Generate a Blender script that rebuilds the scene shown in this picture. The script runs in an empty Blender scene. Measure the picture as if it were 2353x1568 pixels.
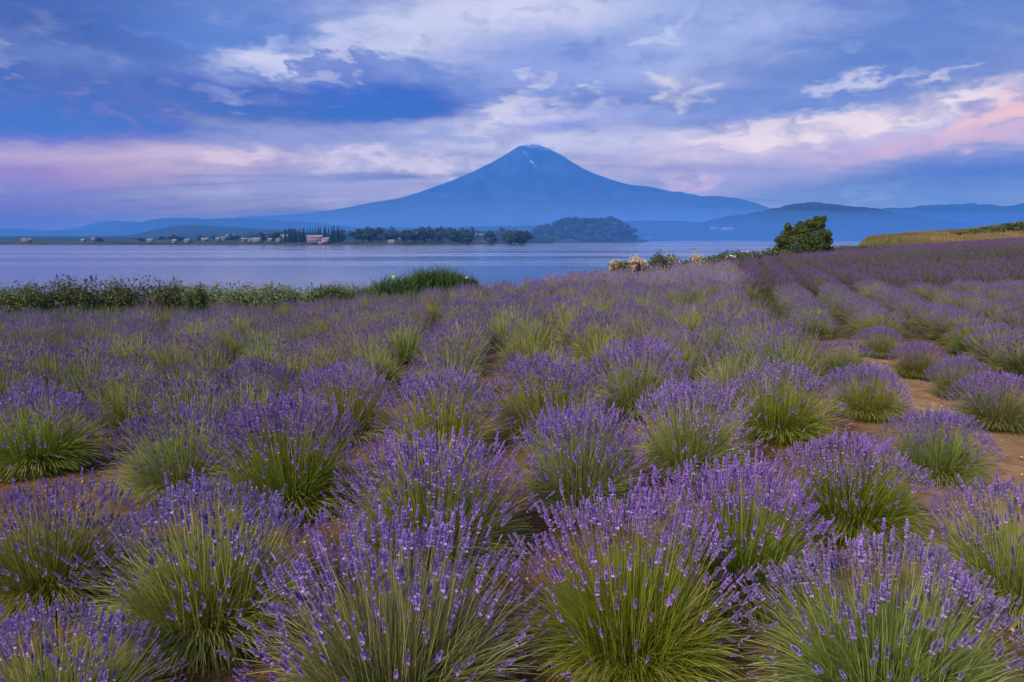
import bpy, math, random
import numpy as np
from mathutils import Vector, Matrix
from mathutils.bvhtree import BVHTree

scene = bpy.context.scene
COL = scene.collection
rng = np.random.default_rng(7)
random.seed(7)

# ------------------------------------------------------------------ camera
FPX = 1569.0                       # focal length in units of the 2353 px wide photograph
CX, CY = 1176.5, 784.0
PITCH = math.atan((CY - 550.0) / FPX)
CAM_Z = 1.5
cam_d = bpy.data.cameras.new("camera")
cam = bpy.data.objects.new("camera", cam_d)
COL.objects.link(cam)
cam_d.sensor_width = 36.0
cam_d.lens = 24.0
cam_d.clip_start = 0.05
cam_d.clip_end = 80000.0
cam.location = (0, 0, CAM_Z)
cam.rotation_euler = (math.pi / 2 - PITCH, 0, 0)
scene.camera = cam

# ------------------------------------------------------------------ exposure
scene.view_settings.view_transform = 'Standard'
scene.view_settings.look = 'None'
scene.view_settings.gamma = 1.0
scene.view_settings.use_curve_mapping = False
EXPO = 2.2
scene.view_settings.exposure = EXPO

# ------------------------------------------------------------------ light constants
SUN_EL, SUN_AZ = math.radians(38), math.radians(220)    # azimuth clockwise from +Y: behind the camera, a little left
HAZE_L = 13000.0                   # mean free path of the air in metres
HAZE_TOP, HAZE_R = 2640.0, 20400.0
HAZE_SEEN = (0.052, 0.205, 0.70)   # what endless air looks like here


def lin(c):
    return tuple((x / 255 / 12.92) if x / 255 <= 0.04045 else ((x / 255 + 0.055) / 1.055) ** 2.4 for x in c)


def pix_dir(px, py):
    cx, cy = (px - CX) / FPX, (CY - py) / FPX
    p = -PITCH
    d = np.array([cx, math.cos(p) - cy * math.sin(p), math.sin(p) + cy * math.cos(p)])
    return d / np.linalg.norm(d)


def pix_azel(px, py):
    d = pix_dir(px, py)
    return math.atan2(d[0], d[1]), math.asin(d[2])


# ------------------------------------------------------------------ node helper
class NT:
    def __init__(self, tree):
        self.t = tree
        self.n = tree.nodes
        self.l = tree.links

    def node(self, kind, **kw):
        nd = self.n.new(kind)
        for k, v in kw.items():
            setattr(nd, k, v)
        return nd

    def put(self, sock, v):
        if isinstance(v, bpy.types.NodeSocket):
            self.l.new(v, sock)
        elif v is not None:
            if sock.type == 'RGBA' and len(v) == 3:
                v = (*v, 1.0)
            sock.default_value = v

    def math(self, op, a, b=None, c=None, clamp=False):
        nd = self.node('ShaderNodeMath', operation=op, use_clamp=clamp)
        for i, v in enumerate((a, b, c)):
            if v is not None:
                self.put(nd.inputs[i], v)
        return nd.outputs[0]

    def vmath(self, op, a, b=None, c=None, out=0):
        nd = self.node('ShaderNodeVectorMath', operation=op)
        self.put(nd.inputs[0], a)
        if b is not None:
            if op == 'SCALE':
                self.put(nd.inputs[3], b)
            else:
                self.put(nd.inputs[1], b)
        if c is not None:
            self.put(nd.inputs[2], c)
        return nd.outputs[out]

    def mix(self, f, a, b, blend='MIX'):
        nd = self.node('ShaderNodeMix', data_type='RGBA', blend_type=blend)
        self.put(nd.inputs[0], f)
        self.put(nd.inputs[6], a)
        self.put(nd.inputs[7], b)
        return nd.outputs[2]

    def noise(self, vec, scale, detail=4, rough=0.55, dist=0.0, out=0, dim='3D'):
        nd = self.node('ShaderNodeTexNoise', noise_dimensions=dim)
        if vec is not None:
            self.put(nd.inputs['Vector'], vec)
        nd.inputs['Scale'].default_value = scale
        nd.inputs['Detail'].default_value = detail
        nd.inputs['Roughness'].default_value = rough
        nd.inputs['Distortion'].default_value = dist
        return nd.outputs[out]

    def ramp(self, v, f0, f1, t0=0.0, t1=1.0, smooth=True):
        nd = self.node('ShaderNodeMapRange', interpolation_type='SMOOTHSTEP' if smooth else 'LINEAR')
        self.put(nd.inputs[0], v)
        nd.inputs[1].default_value = f0
        nd.inputs[2].default_value = f1
        nd.inputs[3].default_value = t0
        nd.inputs[4].default_value = t1
        return nd.outputs[0]

    def mapping(self, v, loc=(0, 0, 0), rot=(0, 0, 0), scale=(1, 1, 1), kind='POINT'):
        nd = self.node('ShaderNodeMapping', vector_type=kind)
        self.put(nd.inputs[0], v)
        if kind != 'VECTOR':
            nd.inputs[1].default_value = loc
        nd.inputs[2].default_value = rot
        nd.inputs[3].default_value = scale
        return nd.outputs[0]


# ------------------------------------------------------------------ world: evening sky with cloud banks
world = bpy.data.worlds.new("World")
scene.world = world
world.use_nodes = True
world.node_tree.nodes.clear()
W = NT(world.node_tree)
tc = W.node('ShaderNodeTexCoord')
D = W.vmath('NORMALIZE', tc.outputs['Generated'])
sep = W.node('ShaderNodeSeparateXYZ')
W.put(sep.inputs[0], D)
dx, dy, dz = sep.outputs
az = W.math('ARCTAN2', dx, dy)
el = W.math('ARCSINE', W.math('ABSOLUTE', dz))
comb = W.node('ShaderNodeCombineXYZ')
W.put(comb.inputs[0], az)
W.put(comb.inputs[1], el)
Q = comb.outputs[0]
# plane of the cloud deck, gives the streaks their perspective
den = W.math('ADD', W.math('ABSOLUTE', dz), 0.11)
c2 = W.node('ShaderNodeCombineXYZ')
W.put(c2.inputs[0], W.math('DIVIDE', dx, den))
W.put(c2.inputs[1], W.math('DIVIDE', dy, den))
P = c2.outputs[0]
Dh = W.vmath('MULTIPLY', D, (1.0, 1.0, 2.6))
nA = W.noise(W.mapping(P, rot=(0, 0, 0.5), scale=(1.0, 0.55, 1)), 0.9, 5, 0.55, out=1)
nB = W.noise(Dh, 9.0, 8, 0.62, 0.3, out=1)
nC = W.noise(Dh, 22.0, 6, 0.58, 0.2, out=1)


def warp(src, noise, amp):
    o = W.vmath('SUBTRACT', noise, (0.5, 0.5, 0.5))
    o = W.vmath('MULTIPLY', o, amp)
    return W.vmath('ADD', src, o)


Q0 = warp(warp(Q, nA, (0.10, 0.035, 0)), nB, (0.10, 0.03, 0))      # soft streaks
Q1 = warp(Q0, nC, (0.06, 0.035, 0))                                # frayed edges
Q2 = warp(warp(Q, nB, (0.13, 0.08, 0)), nC, (0.07, 0.06, 0))       # billows
nD = W.noise(Dh, 50.0, 4, 0.55, 0.2, out=1)
Q3 = warp(warp(Q1, nC, (0.07, 0.05, 0)), nD, (0.035, 0.02, 0))
WV = {'s': Q0, 'f': Q1, 'b': Q2, 'c': Q3}

streak = W.noise(W.mapping(P, rot=(0, 0, -0.42), scale=(0.55, 2.6, 1)), 1.1, 8, 0.6, 0.35)
patch = W.noise(W.mapping(P, rot=(0, 0, 0.2), scale=(1, 1.4, 1)), 0.8, 8, 0.6, 0.5)
fineD = W.noise(W.vmath('MULTIPLY', D, (1, 1, 3.0)), 14.0, 9, 0.66, 0.4)
cover = W.ramp(W.math('ADD', W.math('MULTIPLY', streak, 0.55), W.math('MULTIPLY', patch, 0.45)), 0.36, 0.66)
elT = W.ramp(el, 0.0, 0.33, smooth=False)
low_d, low_l = lin((112, 132, 196)), lin((170, 170, 218))
hi_d, hi_l = lin((92, 120, 190)), lin((180, 188, 226))
colr = W.mix(cover, W.mix(elT, low_d, hi_d), W.mix(elT, low_l, hi_l))

TEX = W.noise(W.vmath('MULTIPLY', Q1, (1, 2.4, 1)), 17.0, 6, .56, .4)
BLOBS = [
    # px, py, rx, ry, tilt, colour, alpha, warp, inner edge 0..1
    (1500, 60, 700, 150, 4, (158, 176, 224), .8, 's', .9),
    (250, 60, 620, 210, -8, (58, 88, 166), .97, 's', .9),
    (620, 100, 420, 150, -6, (92, 130, 208), .85, 's', .9),
    (350, 190, 380, 70, -6, (108, 132, 200), .75, 'f', .9),
    (60, 245, 380, 110, -3, (56, 84, 158), .94, 'f', .75),
    (220, 196, 70, 12, -6, (72, 98, 170), .7, 'b', .6),
    (0, 115, 60, 28, -12, (196, 192, 222), .55, 'c', 1.0),
    (5, 152, 40, 18, -12, (205, 196, 220), .45, 'c', 1.0),
    (1180, 30, 420, 120, 8, (214, 214, 238), .95, 's', .9),
    (880, 95, 470, 60, 13, (200, 204, 234), .85, 'f', .9),
    (690, 160, 150, 38, -5, (208, 208, 234), .85, 'b', .8),
    (1270, 160, 330, 110, -4, (136, 154, 218), .85, 'b', .8),
    (1560, 110, 300, 70, 10, (160, 176, 226), .6, 'f', .8),
    (2060, 90, 520, 120, 14, (92, 126, 196), .92, 's', .9),
    (1830, 230, 380, 62, 6, (112, 138, 206), .9, 'f', .8),
    (2240, 190, 260, 60, 14, (118, 138, 198), .85, 'f', .8),
    (1330, 120, 60, 22, 15, (106, 128, 206), .6, 'b', .7),
    (1560, 60, 60, 18, 22, (214, 220, 242), .45, 'c', 1.0),
    (1480, 85, 80, 14, 14, (200, 206, 238), .6, 'b', .8),
    # bands low over the mountains
    (1250, 330, 760, 62, 0, (202, 200, 231), .85, 's', .9),
    (300, 365, 620, 62, 2, (196, 172, 208), .92, 's', .9),
    (520, 362, 210, 26, 4, (222, 200, 224), .85, 'f', .8),
    (60, 405, 330, 56, 2, (148, 128, 184), .85, 's', .9),
    (880, 375, 330, 38, 0, (214, 206, 232), .88, 'f', .9),
    (260, 478, 640, 72, 0, (124, 134, 194), .8, 's', .95),
    (20, 500, 320, 70, 0, (92, 108, 168), .8, 's', .95),
    (800, 440, 420, 45, 0, (160, 162, 216), .7, 's', .95),
    (700, 325, 430, 32, 2, (136, 148, 208), .85, 'f', .9),
    (1000, 322, 240, 16, 1, (150, 162, 218), .8, 'f', .8),
    # right-hand side bands
    (1880, 330, 700, 75, 4, (196, 182, 220), .9, 's', .9),
    (1750, 420, 420, 50, 2, (156, 160, 216), .8, 's', .9),
    (1590, 416, 90, 16, 6, (204, 184, 222), .7, 'f', .8),
    (2230, 400, 560, 66, 4, (76, 116, 190), .95, 's', .85),
    (2150, 450, 620, 66, 2, (104, 144, 212), .85, 's', .9),
    (2040, 268, 560, 34, 9, (238, 220, 228), .97, 'f', .8),
    (1760, 300, 330, 30, 5, (232, 216, 228), .85, 'f', .8),
    (2330, 250, 170, 40, 14, (240, 196, 200), .92, 'f', .8),
    (2200, 316, 330, 24, 6, (212, 176, 206), .7, 'f', .8),
    (1980, 185, 130, 30, 14, (228, 222, 232), .61, 'c', 1.0),
    (2150, 185, 90, 16, 20, (206, 204, 226), .7, 'b', .8),
    (1860, 210, 60, 22, 10, (218, 212, 230), .52, 'c', 1.0),
    # bright openings in the centre
    (1100, 258, 190, 52, 4, (228, 222, 236), .63, 'c', 1.0),
    (1330, 255, 220, 34, 0, (208, 204, 234), .85, 'b', .8),
    (1590, 205, 105, 40, 2, (232, 224, 234), .63, 'c', 1.0),
    (1530, 195, 60, 30, 0, (236, 226, 228), .58, 'c', 1.0),
    (1235, 178, 34, 26, 0, (218, 214, 236), .55, 'c', 1.0),
    (1335, 208, 26, 14, 0, (232, 224, 232), .55, 'c', 1.0),
    (1060, 195, 90, 26, -8, (150, 166, 222), .7, 'b', .8),
    (1290, 287, 130, 24, 3, (152, 156, 220), .9, 's', .7),
    (1500, 262, 250, 26, -4, (142, 158, 218), .75, 'f', .8),
    # the big dark cloud, its towers and its flat base
    (960, 195, 230, 70, -2, (112, 136, 206), .92, 'b', .5),
    (850, 158, 60, 50, 0, (118, 136, 206), .95, 'b', .30),
    (905, 175, 70, 40, -20, (126, 144, 210), .85, 'b', .35),
    (755, 165, 46, 30, 0, (124, 140, 208), .95, 'b', .30),
    (700, 190, 60, 26, 10, (112, 132, 202), .85, 'b', .35),
    (805, 135, 26, 18, 0, (208, 206, 232), .6, 'b', .5),
    (820, 178, 22, 12, 0, (214, 208, 232), .6, 'b', .5),
    (730, 200, 90, 14, -6, (190, 190, 226), .6, 'b', .6),
    (640, 205, 60, 12, -10, (196, 194, 226), .55, 'b', .6),
    (470, 230, 250, 50, -8, (76, 102, 176), .92, 's', .8),
    (650, 238, 400, 54, -3, (60, 94, 184), .96, 's', .7),
    (870, 236, 240, 66, 0, (46, 94, 194), .97, 's', .75),
    (900, 262, 190, 28, 3, (36, 84, 192), .9, 's', .7),
    (560, 218, 150, 16, -4, (128, 142, 204), .6, 'f', .8),
    (150, 255, 260, 60, -4, (68, 92, 166), .6, 's', .9),
]
for (px, py, rx, ry, tilt, c, a, wv, edge) in BLOBS:
    A0, E0 = pix_azel(px, py)
    v = W.mapping(WV[wv], loc=(A0, E0, 0), rot=(0, 0, math.radians(tilt)), scale=(rx / FPX, ry / FPX, 1), kind='TEXTURE')
    g = W.node('ShaderNodeTexGradient', gradient_type='SPHERICAL')
    W.put(g.inputs[0], v)
    gv = g.outputs[1]
    if wv in 'bc':
        gv = W.math('MULTIPLY', gv, W.ramp(TEX, .30, .70, .55, 1.35 if wv == 'c' else 1.35))
    elif wv == 'f':
        gv = W.math('MULTIPLY', gv, W.ramp(TEX, .32, .68, .6, 1.45))
    m = W.ramp(gv, 0.0, edge, 0.0, a)
    colr = W.mix(m, colr, lin(c))
# billows and wisps over everything
up = W.ramp(el, .07, .16)
colr = W.mix(W.math('MULTIPLY', W.math('MULTIPLY', W.ramp(TEX, .54, .30), .34), up), colr, lin((88, 114, 190)))
colr = W.mix(W.math('MULTIPLY', W.math('MULTIPLY', W.ramp(TEX, .54, .80), .22), up), colr, lin((218, 216, 236)))
colr = W.mix(W.math('MULTIPLY', W.ramp(fineD, .52, .78), .20), colr, lin((208, 208, 236)))
colr = W.mix(W.math('MULTIPLY', W.ramp(fineD, .50, .28), .22), colr, lin((72, 104, 188)))
colr = W.mix(W.math('MULTIPLY', W.ramp(streak, .50, .30), .18), colr, lin((84, 112, 190)))

# the air between here and the sky takes part of it away again
sn = W.math('MAXIMUM', W.math('SINE', el), 0.02)
cs = W.math('MAXIMUM', W.math('COSINE', el), 0.05)
path = W.math('MINIMUM', W.math('DIVIDE', HAZE_TOP, sn), W.math('DIVIDE', HAZE_R, W.math('MAXIMUM', W.math('MAXIMUM', W.math('ABSOLUTE', dx), W.math('ABSOLUTE', dy)), 0.05)))
T = W.math('EXPONENT', W.math('DIVIDE', path, -HAZE_L))
inv = W.math('SUBTRACT', 1.0, T)
air = W.vmath('SCALE', HAZE_SEEN, inv)
out = W.vmath('SUBTRACT', colr, air)
out = W.vmath('MAXIMUM', out, (0, 0, 0))
out = W.vmath('DIVIDE', out, W.vmath('SCALE', (1, 1, 1), T))
bg = W.node('ShaderNodeBackground')
W.put(bg.inputs[0], out)
bg.inputs[1].default_value = 2.0 ** -EXPO
sky = W.node('ShaderNodeTexSky', sky_type='NISHITA')
sky.sun_disc = False
sky.sun_elevation = SUN_EL
sky.sun_rotation = SUN_AZ
bg2 = W.node('ShaderNodeBackground')
W.put(bg2.inputs[0], sky.outputs[0])
bg2.inputs[1].default_value = 0.05
mx = W.node('ShaderNodeMixShader')
mx.inputs[0].default_value = 0.04
W.put(mx.inputs[1], bg.outputs[0])
W.put(mx.inputs[2], bg2.outputs[0])
wo = W.node('ShaderNodeOutputWorld')
W.put(wo.inputs[0], mx.outputs[0])
world.cycles.sampling_method = 'MANUAL'
world.cycles.sample_map_resolution = 512

# ------------------------------------------------------------------ sun (behind thin cloud, very soft)
sd = bpy.data.lights.new("sun", 'SUN')
sd.energy = 1.5
sd.angle = math.radians(10)
sd.color = (1.0, 0.86, 0.66)
sun = bpy.data.objects.new("sun", sd)
COL.objects.link(sun)
to_sun = Vector((math.sin(SUN_AZ) * math.cos(SUN_EL), math.cos(SUN_AZ) * math.cos(SUN_EL), math.sin(SUN_EL)))
sun.rotation_euler = to_sun.to_track_quat('Z', 'Y').to_euler()
sun.location = (0, 0, 40)

scene.cycles.volume_bounces = 5
scene.cycles.max_bounces = 8
scene.cycles.use_denoising = True


# ------------------------------------------------------------------ materials
def new_mat(name):
    m = bpy.data.materials.new(name)
    m.use_nodes = True
    m.node_tree.nodes.clear()
    return m, NT(m.node_tree)


def pbsdf(N, color, rough=0.8, spec=0.3, normal=None):
    b = N.node('ShaderNodeBsdfPrincipled')
    N.put(b.inputs['Base Color'], color)
    N.put(b.inputs['Roughness'], rough)
    b.inputs['Specular IOR Level'].default_value = spec
    if normal is not None:
        N.put(b.inputs['Normal'], normal)
    return b.outputs[0]


def finish(N, sh):
    o = N.node('ShaderNodeOutputMaterial')
    N.put(o.inputs[0], sh)


def bump(N, h, strength=0.5, dist=0.05):
    b = N.node('ShaderNodeBump')
    b.inputs['Strength'].default_value = strength
    b.inputs['Distance'].default_value = dist
    N.put(b.inputs['Height'], h)
    return b.outputs[0]


def leaf_mat(name, trans=0.3, rough=0.6, hue_obj=0.08, spec=0.25):
    """colour from the mesh attribute 'Col', varied a little from plant to plant"""
    m, N = new_mat(name)
    at = N.node('ShaderNodeAttribute', attribute_name='Col')
    oi = N.node('ShaderNodeObjectInfo')
    hs = N.node('ShaderNodeHueSaturation')
    N.put(hs.inputs['Color'], at.outputs['Color'])
    N.put(hs.inputs['Hue'], N.ramp(oi.outputs['Random'], 0, 1, 0.5 - hue_obj * .25, 0.5 + hue_obj * .25, smooth=False))
    r2 = N.math('FRACT', N.math('MULTIPLY', oi.outputs['Random'], 7.31))
    N.put(hs.inputs['Value'], N.ramp(r2, 0, 1, 1 - hue_obj * 2.2, 1 + hue_obj * 2.0, smooth=False))
    r3 = N.math('FRACT', N.math('MULTIPLY', oi.outputs['Random'], 13.7))
    N.put(hs.inputs['Saturation'], N.ramp(r3, 0, 1, 1 - hue_obj * 2.6, 1 + hue_obj, smooth=False))
    a = pbsdf(N, hs.outputs[0], rough, spec)
    t = N.node('ShaderNodeBsdfTranslucent')
    N.put(t.inputs[0], hs.outputs[0])
    ms = N.node('ShaderNodeMixShader')
    ms.inputs[0].default_value = trans
    N.put(ms.inputs[1], a)
    N.put(ms.inputs[2], t.outputs[0])
    finish(N, ms.outputs[0])
    return m


def plain_mat(name, col, rough=0.7, spec=0.3, var=0.15, scale=3.0):
    m, N = new_mat(name)
    t = N.node('ShaderNodeTexCoord')
    n = N.noise(t.outputs['Object'], scale, 6, .6)
    c = N.mix(N.ramp(n, .3, .7), tuple(x * (1 - var) for x in col), tuple(min(1, x * (1 + var)) for x in col))
    finish(N, pbsdf(N, c, rough, spec))
    return m


M_STEM = leaf_mat('lavender_green', .20, .55, .09)
M_FLOWER = leaf_mat('lavender_purple', .22, .75, .06, .15)
M_LEAF = leaf_mat('leaf_green', .30, .55, .05)
M_CREAM = leaf_mat('cream_blossom', .25, .7, .03)
M_BARK = plain_mat('bark', (.10, .07, .05), .9, .1, .3, 6)

# ------------------------------------------------------------------ mesh helpers
def mesh_from(name, V, F, mats, colors=None, midx=None, smooth=False):
    """V (n,3); F (m,3) or (m,4) array; colors per face (m,3)"""
    V = np.asarray(V, dtype=np.float32)
    F = np.asarray(F, dtype=np.int32)
    me = bpy.data.meshes.new(name)
    k = F.shape[1]
    me.vertices.add(len(V))
    me.vertices.foreach_set('co', V.ravel())
    me.loops.add(F.size)
    me.loops.foreach_set('vertex_index', F.ravel())
    me.polygons.add(len(F))
    me.polygons.foreach_set('loop_start', np.arange(0, F.size, k, dtype=np.int32))
    for mt in mats:
        me.materials.append(mt)
    if midx is not None:
        me.polygons.foreach_set('material_index', np.asarray(midx, dtype=np.int32))
    if smooth:
        me.polygons.foreach_set('use_smooth', np.ones(len(F), dtype=bool))
    if colors is not None:
        ca = me.color_attributes.new('Col', 'FLOAT_COLOR', 'CORNER')
        c = np.ones((len(F), k, 4), dtype=np.float32)
        c[:, :, :3] = np.asarray(colors)[:, None, :]
        ca.data.foreach_set('color', c.ravel())
    me.update(calc_edges=True)
    me.validate()
    return me


def obj(name, me, parent=None, loc=None, rotz=None):
    o = bpy.data.objects.new(name, me)
    COL.objects.link(o)
    if parent is not None:
        o.parent = parent
    if loc is not None:
        o.location = loc
    if rotz is not None:
        o.rotation_euler = (0, 0, rotz)
    return o


def tag(o, label=None, cat=None, group=None, kind=None):
    if label: o['label'] = label
    if cat: o['category'] = cat
    if group: o['group'] = group
    if kind: o['kind'] = kind
    return o


def ring_tube(pts, rad, k=6):
    """tapered tube through pts, returns verts, quads"""
    pts = [np.array(p, float) for p in pts]
    V, F = [], []
    for i, p in enumerate(pts):
        d = pts[min(i + 1, len(pts) - 1)] - pts[max(i - 1, 0)]
        d /= max(np.linalg.norm(d), 1e-9)
        a = np.cross(d, [0, 0, 1.0] if abs(d[2]) < .9 else [1.0, 0, 0])
        a /= np.linalg.norm(a)
        b = np.cross(d, a)
        for j in range(k):
            t = 2 * math.pi * j / k
            V.append(p + rad[i] * (a * math.cos(t) + b * math.sin(t)))
    for i in range(len(pts) - 1):
        for j in range(k):
            F.append((i * k + j, i * k + (j + 1) % k, (i + 1) * k + (j + 1) % k, (i + 1) * k + j))
    return np.array(V), np.array(F)


def join(parts):
    V, F, o = [], [], 0
    for v, f in parts:
        V.append(v); F.append(np.asarray(f) + o); o += len(v)
    return np.concatenate(V), np.concatenate(F)


def box(c, s):
    x, y, z = c; a, b, h = s[0] / 2, s[1] / 2, s[2] / 2
    V = np.array([(x + i * a, y + j * b, z + k * h) for k in (-1, 1) for j in (-1, 1) for i in (-1, 1)], float)
    F = np.array([(0, 2, 3, 1), (4, 5, 7, 6), (0, 1, 5, 4), (2, 6, 7, 3), (0, 4, 6, 2), (1, 3, 7, 5)])
    return V, F


# smooth value noise for terrain, vectorised
_perm = rng.random((256, 256))
def vnoise(x, y):
    x = np.asarray(x, float); y = np.asarray(y, float)
    xi, yi = np.floor(x).astype(int), np.floor(y).astype(int)
    fx, fy = x - xi, y - yi
    fx = fx * fx * (3 - 2 * fx); fy = fy * fy * (3 - 2 * fy)
    g = lambda i, j: _perm[i % 256, j % 256]
    return (g(xi, yi) * (1 - fx) + g(xi + 1, yi) * fx) * (1 - fy) + (g(xi, yi + 1) * (1 - fx) + g(xi + 1, yi + 1) * fx) * fy - .5
def fbm(x, y, o=4):
    s = 0; a = 1.0
    for i in range(o):
        s = s + a * vnoise(x * 2 ** i + 17 * i, y * 2 ** i + 5 * i); a *= .5
    return s


# ------------------------------------------------------------------ terrain of the field
LAKE_Z = -11.0
S_K = np.array([-3, -.75, -.30, -.05, .02, .14, .24, .33, .41, .49, .60, .75, 3])
Y_K = np.array([17, 18.5, 20, 21, 23, 30, 37, 44, 50, 60, 74, 92, 110])          # where the lavender ends
CR_S = np.array([.40, .48, .52, .58, .65, .75, 3])
CR_PX = np.array([550, 550, 545, 536, 530, 511, 500])                              # crest line of the grass slope


def field_end(s):
    return np.interp(s, S_K, Y_K)


def ground_z(x, y):
    x = np.asarray(x, float); y = np.asarray(y, float)
    yy = np.maximum(y, 0)
    s = x / np.maximum(y, 2.0)
    sl = np.interp(s, [-.75, -.3, -.05, .05, .3], [-.050, -.044, -.020, -.013, -.018])
    base = sl * yy + 0.045 * np.maximum(0, x - 3) * np.clip((x - 3) / 6, 0, 1) ** .5
    base = base + 0.55 * np.exp(-((np.hypot(x, yy) - 36) / 10.0) ** 2) * np.clip((x - 12) / 10, 0, 1)
    s = x / np.maximum(y, 2.0)
    ye = field_end(s)
    d = np.maximum(y - ye, 0)
    ratio = np.where(y > ye, ye / np.maximum(y, 1e-3), 1.0)
    xe = x * ratio
    be = sl * np.minimum(yy, ye) + 0.045 * np.maximum(0, xe - 3) * np.clip((xe - 3) / 6, 0, 1) ** .5
    bank = be - 0.02 * d - 0.30 * np.maximum(d - 1.5, 0)
    crest_y = ye + 45
    cz = CAM_Z + (550 - np.interp(s, CR_S, CR_PX)) / FPX * crest_y
    t = np.clip(d / 45, 0, 1)
    hill = be + (cz - be) * (t * (1.6 - .6 * t)) 
    hill = np.where(d > 45, cz - 0.12 * (d - 45), hill)
    w = np.clip((s - .43) / .09, 0, 1); w = w * w * (3 - 2 * w)
    z = np.where(y > ye, bank * (1 - w) + hill * w, base)
    return np.maximum(z, LAKE_Z - 1.2)


def hit(px, py):
    """where the line of sight through a photo position meets the ground"""
    d = pix_dir(px, py)
    t = 0.5
    while t < 400:
        p = d * t
        if CAM_Z + p[2] < float(ground_z(p[0], p[1])):
            lo, hi = t - max(.02, t * .01), t
            for _ in range(20):
                m = (lo + hi) / 2
                if CAM_Z + d[2] * m < float(ground_z(d[0] * m, d[1] * m)): hi = m
                else: lo = m
            p = d * hi
            return p[0], p[1], float(ground_z(p[0], p[1]))
        t += max(.02, t * .01)
    return None


# path polygon (bare soil between the two parts of the field)
PATH_PTS = [(2500, 1330), (2360, 1170), (2290, 1070), (2190, 960), (2105, 878), (2010, 822), (1950, 790)]
PATH = np.array([hit(*p)[:2] for p in PATH_PTS])


def dist_path(x, y):
    best = np.full(np.shape(x), 1e9)
    for a, b in zip(PATH[:-1], PATH[1:]):
        ab = b - a
        t = np.clip(((x - a[0]) * ab[0] + (y - a[1]) * ab[1]) / (ab @ ab), 0, 1)
        best = np.minimum(best, np.hypot(x - a[0] - t * ab[0], y - a[1] - t * ab[1]))
    return best


def axis(lo, hi, n, fine):
    """coordinates denser near zero"""
    t = np.linspace(-1, 1, n)
    v = np.sinh(t * fine) / math.sinh(fine)
    return np.where(v < 0, -v * lo, v * hi)


gx = axis(-420, 420, 420, 5.2)
gy = axis(-300, 420, 420, 5.2)
GX, GY = np.meshgrid(gx, gy)
GZ = ground_z(GX, GY)
rr = np.hypot(GX, GY)
clod = (0.045 * fbm(GX * 1.6, GY * 1.6, 3) + 0.03 * fbm(GX * 9, GY * 9, 3)) * np.clip(1.3 - rr / 25, 0, 1)
infield = (GY < field_end(GX / np.maximum(GY, 2)))
GZ = GZ + clod + np.where(infield, 0, .25 * fbm(GX * .25, GY * .25, 4) * np.clip(rr / 40, 0, 1))
n = len(gx)
idx = np.arange(n * n).reshape(n, n)
F = np.stack([idx[:-1, :-1], idx[:-1, 1:], idx[1:, 1:], idx[1:, :-1]], -1).reshape(-1, 4)
cf = lambda A: (A[:-1, :-1] + A[1:, 1:]).ravel() / 2
fxv, fyv = cf(GX), cf(GY)
end = field_end(fxv / np.maximum(fyv, 2))
sF = fxv / np.maximum(fyv, 2)
soil = np.array([.20, .115, .055])  # darkened to stand in for shade in the gaps between bushes
grass = np.array([.058, .080, .024]); straw = np.array([.27, .19, .075])
dd = fyv - end
wg = np.clip(dd / .8 - .2, 0, 1)[:, None]
ws = np.clip(.62 + 1.3 * fbm(fxv * .10, fyv * .10, 4) - 0.004 * dd, 0, 1)
ws = np.where((sF > .40) & (dd > 0), ws, .05)
ws = np.where((dd > 0) & (dd < 3.5) & (sF > .45), .85, ws)[:, None]
colG = soil * (1 - wg) + (grass * (1 - ws) + straw * ws) * wg
dpf = dist_path(fxv, fyv)
pth = (np.clip(1.25 - dpf / .75, 0, 1) * (fyv > 2) * (fyv < 13))[:, None]
colG = colG * (1 - pth) + np.array([.40, .26, .135]) * pth
cover_g = (1 - pth) * np.clip((np.hypot(fxv, fyv) - 8) / 5, 0, 1)[:, None] * (1 - wg) * .8
colG = colG * (1 - cover_g) + np.array([.075, .070, .030]) * cover_g  # weedy ground cover, also darkened as painted shade between the distant rows
colG = colG * (1 + .25 * fbm(fxv * .8, fyv * .8, 3))[:, None]
m_soil, N = new_mat('soil')
at = N.node('ShaderNodeAttribute', attribute_name='Col')
t = N.node('ShaderNodeTexCoord')
n1 = N.noise(t.outputs['Object'], 6, 8, .65)
n2 = N.noise(t.outputs['Object'], 60, 6, .7)
n3 = N.noise(t.outputs['Object'], 1.2, 5, .6)
c = N.mix(N.ramp(n1, .3, .7), at.outputs['Color'], N.mix(1.0, at.outputs['Color'], (.55, .5, .5), 'MULTIPLY'))
c = N.mix(N.math('MULTIPLY', N.ramp(n2, .52, .68), .5), c, (.42, .30, .17))
c = N.mix(N.math('MULTIPLY', N.ramp(n3, .5, .7), .35), c, N.mix(1.0, c, (1.5, 1.35, 1.15), 'MULTIPLY'))
finish(N, pbsdf(N, c, .95, .1, bump(N, N.math('ADD', n1, n2), .9, .03)))
ground = obj('ground', mesh_from('ground', np.stack([GX, GY, GZ], -1).reshape(-1, 3), F, [m_soil], colG, smooth=True))
tag(ground, 'brown stony soil of the lavender field with grass at its edge', 'ground', kind='structure')

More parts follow.
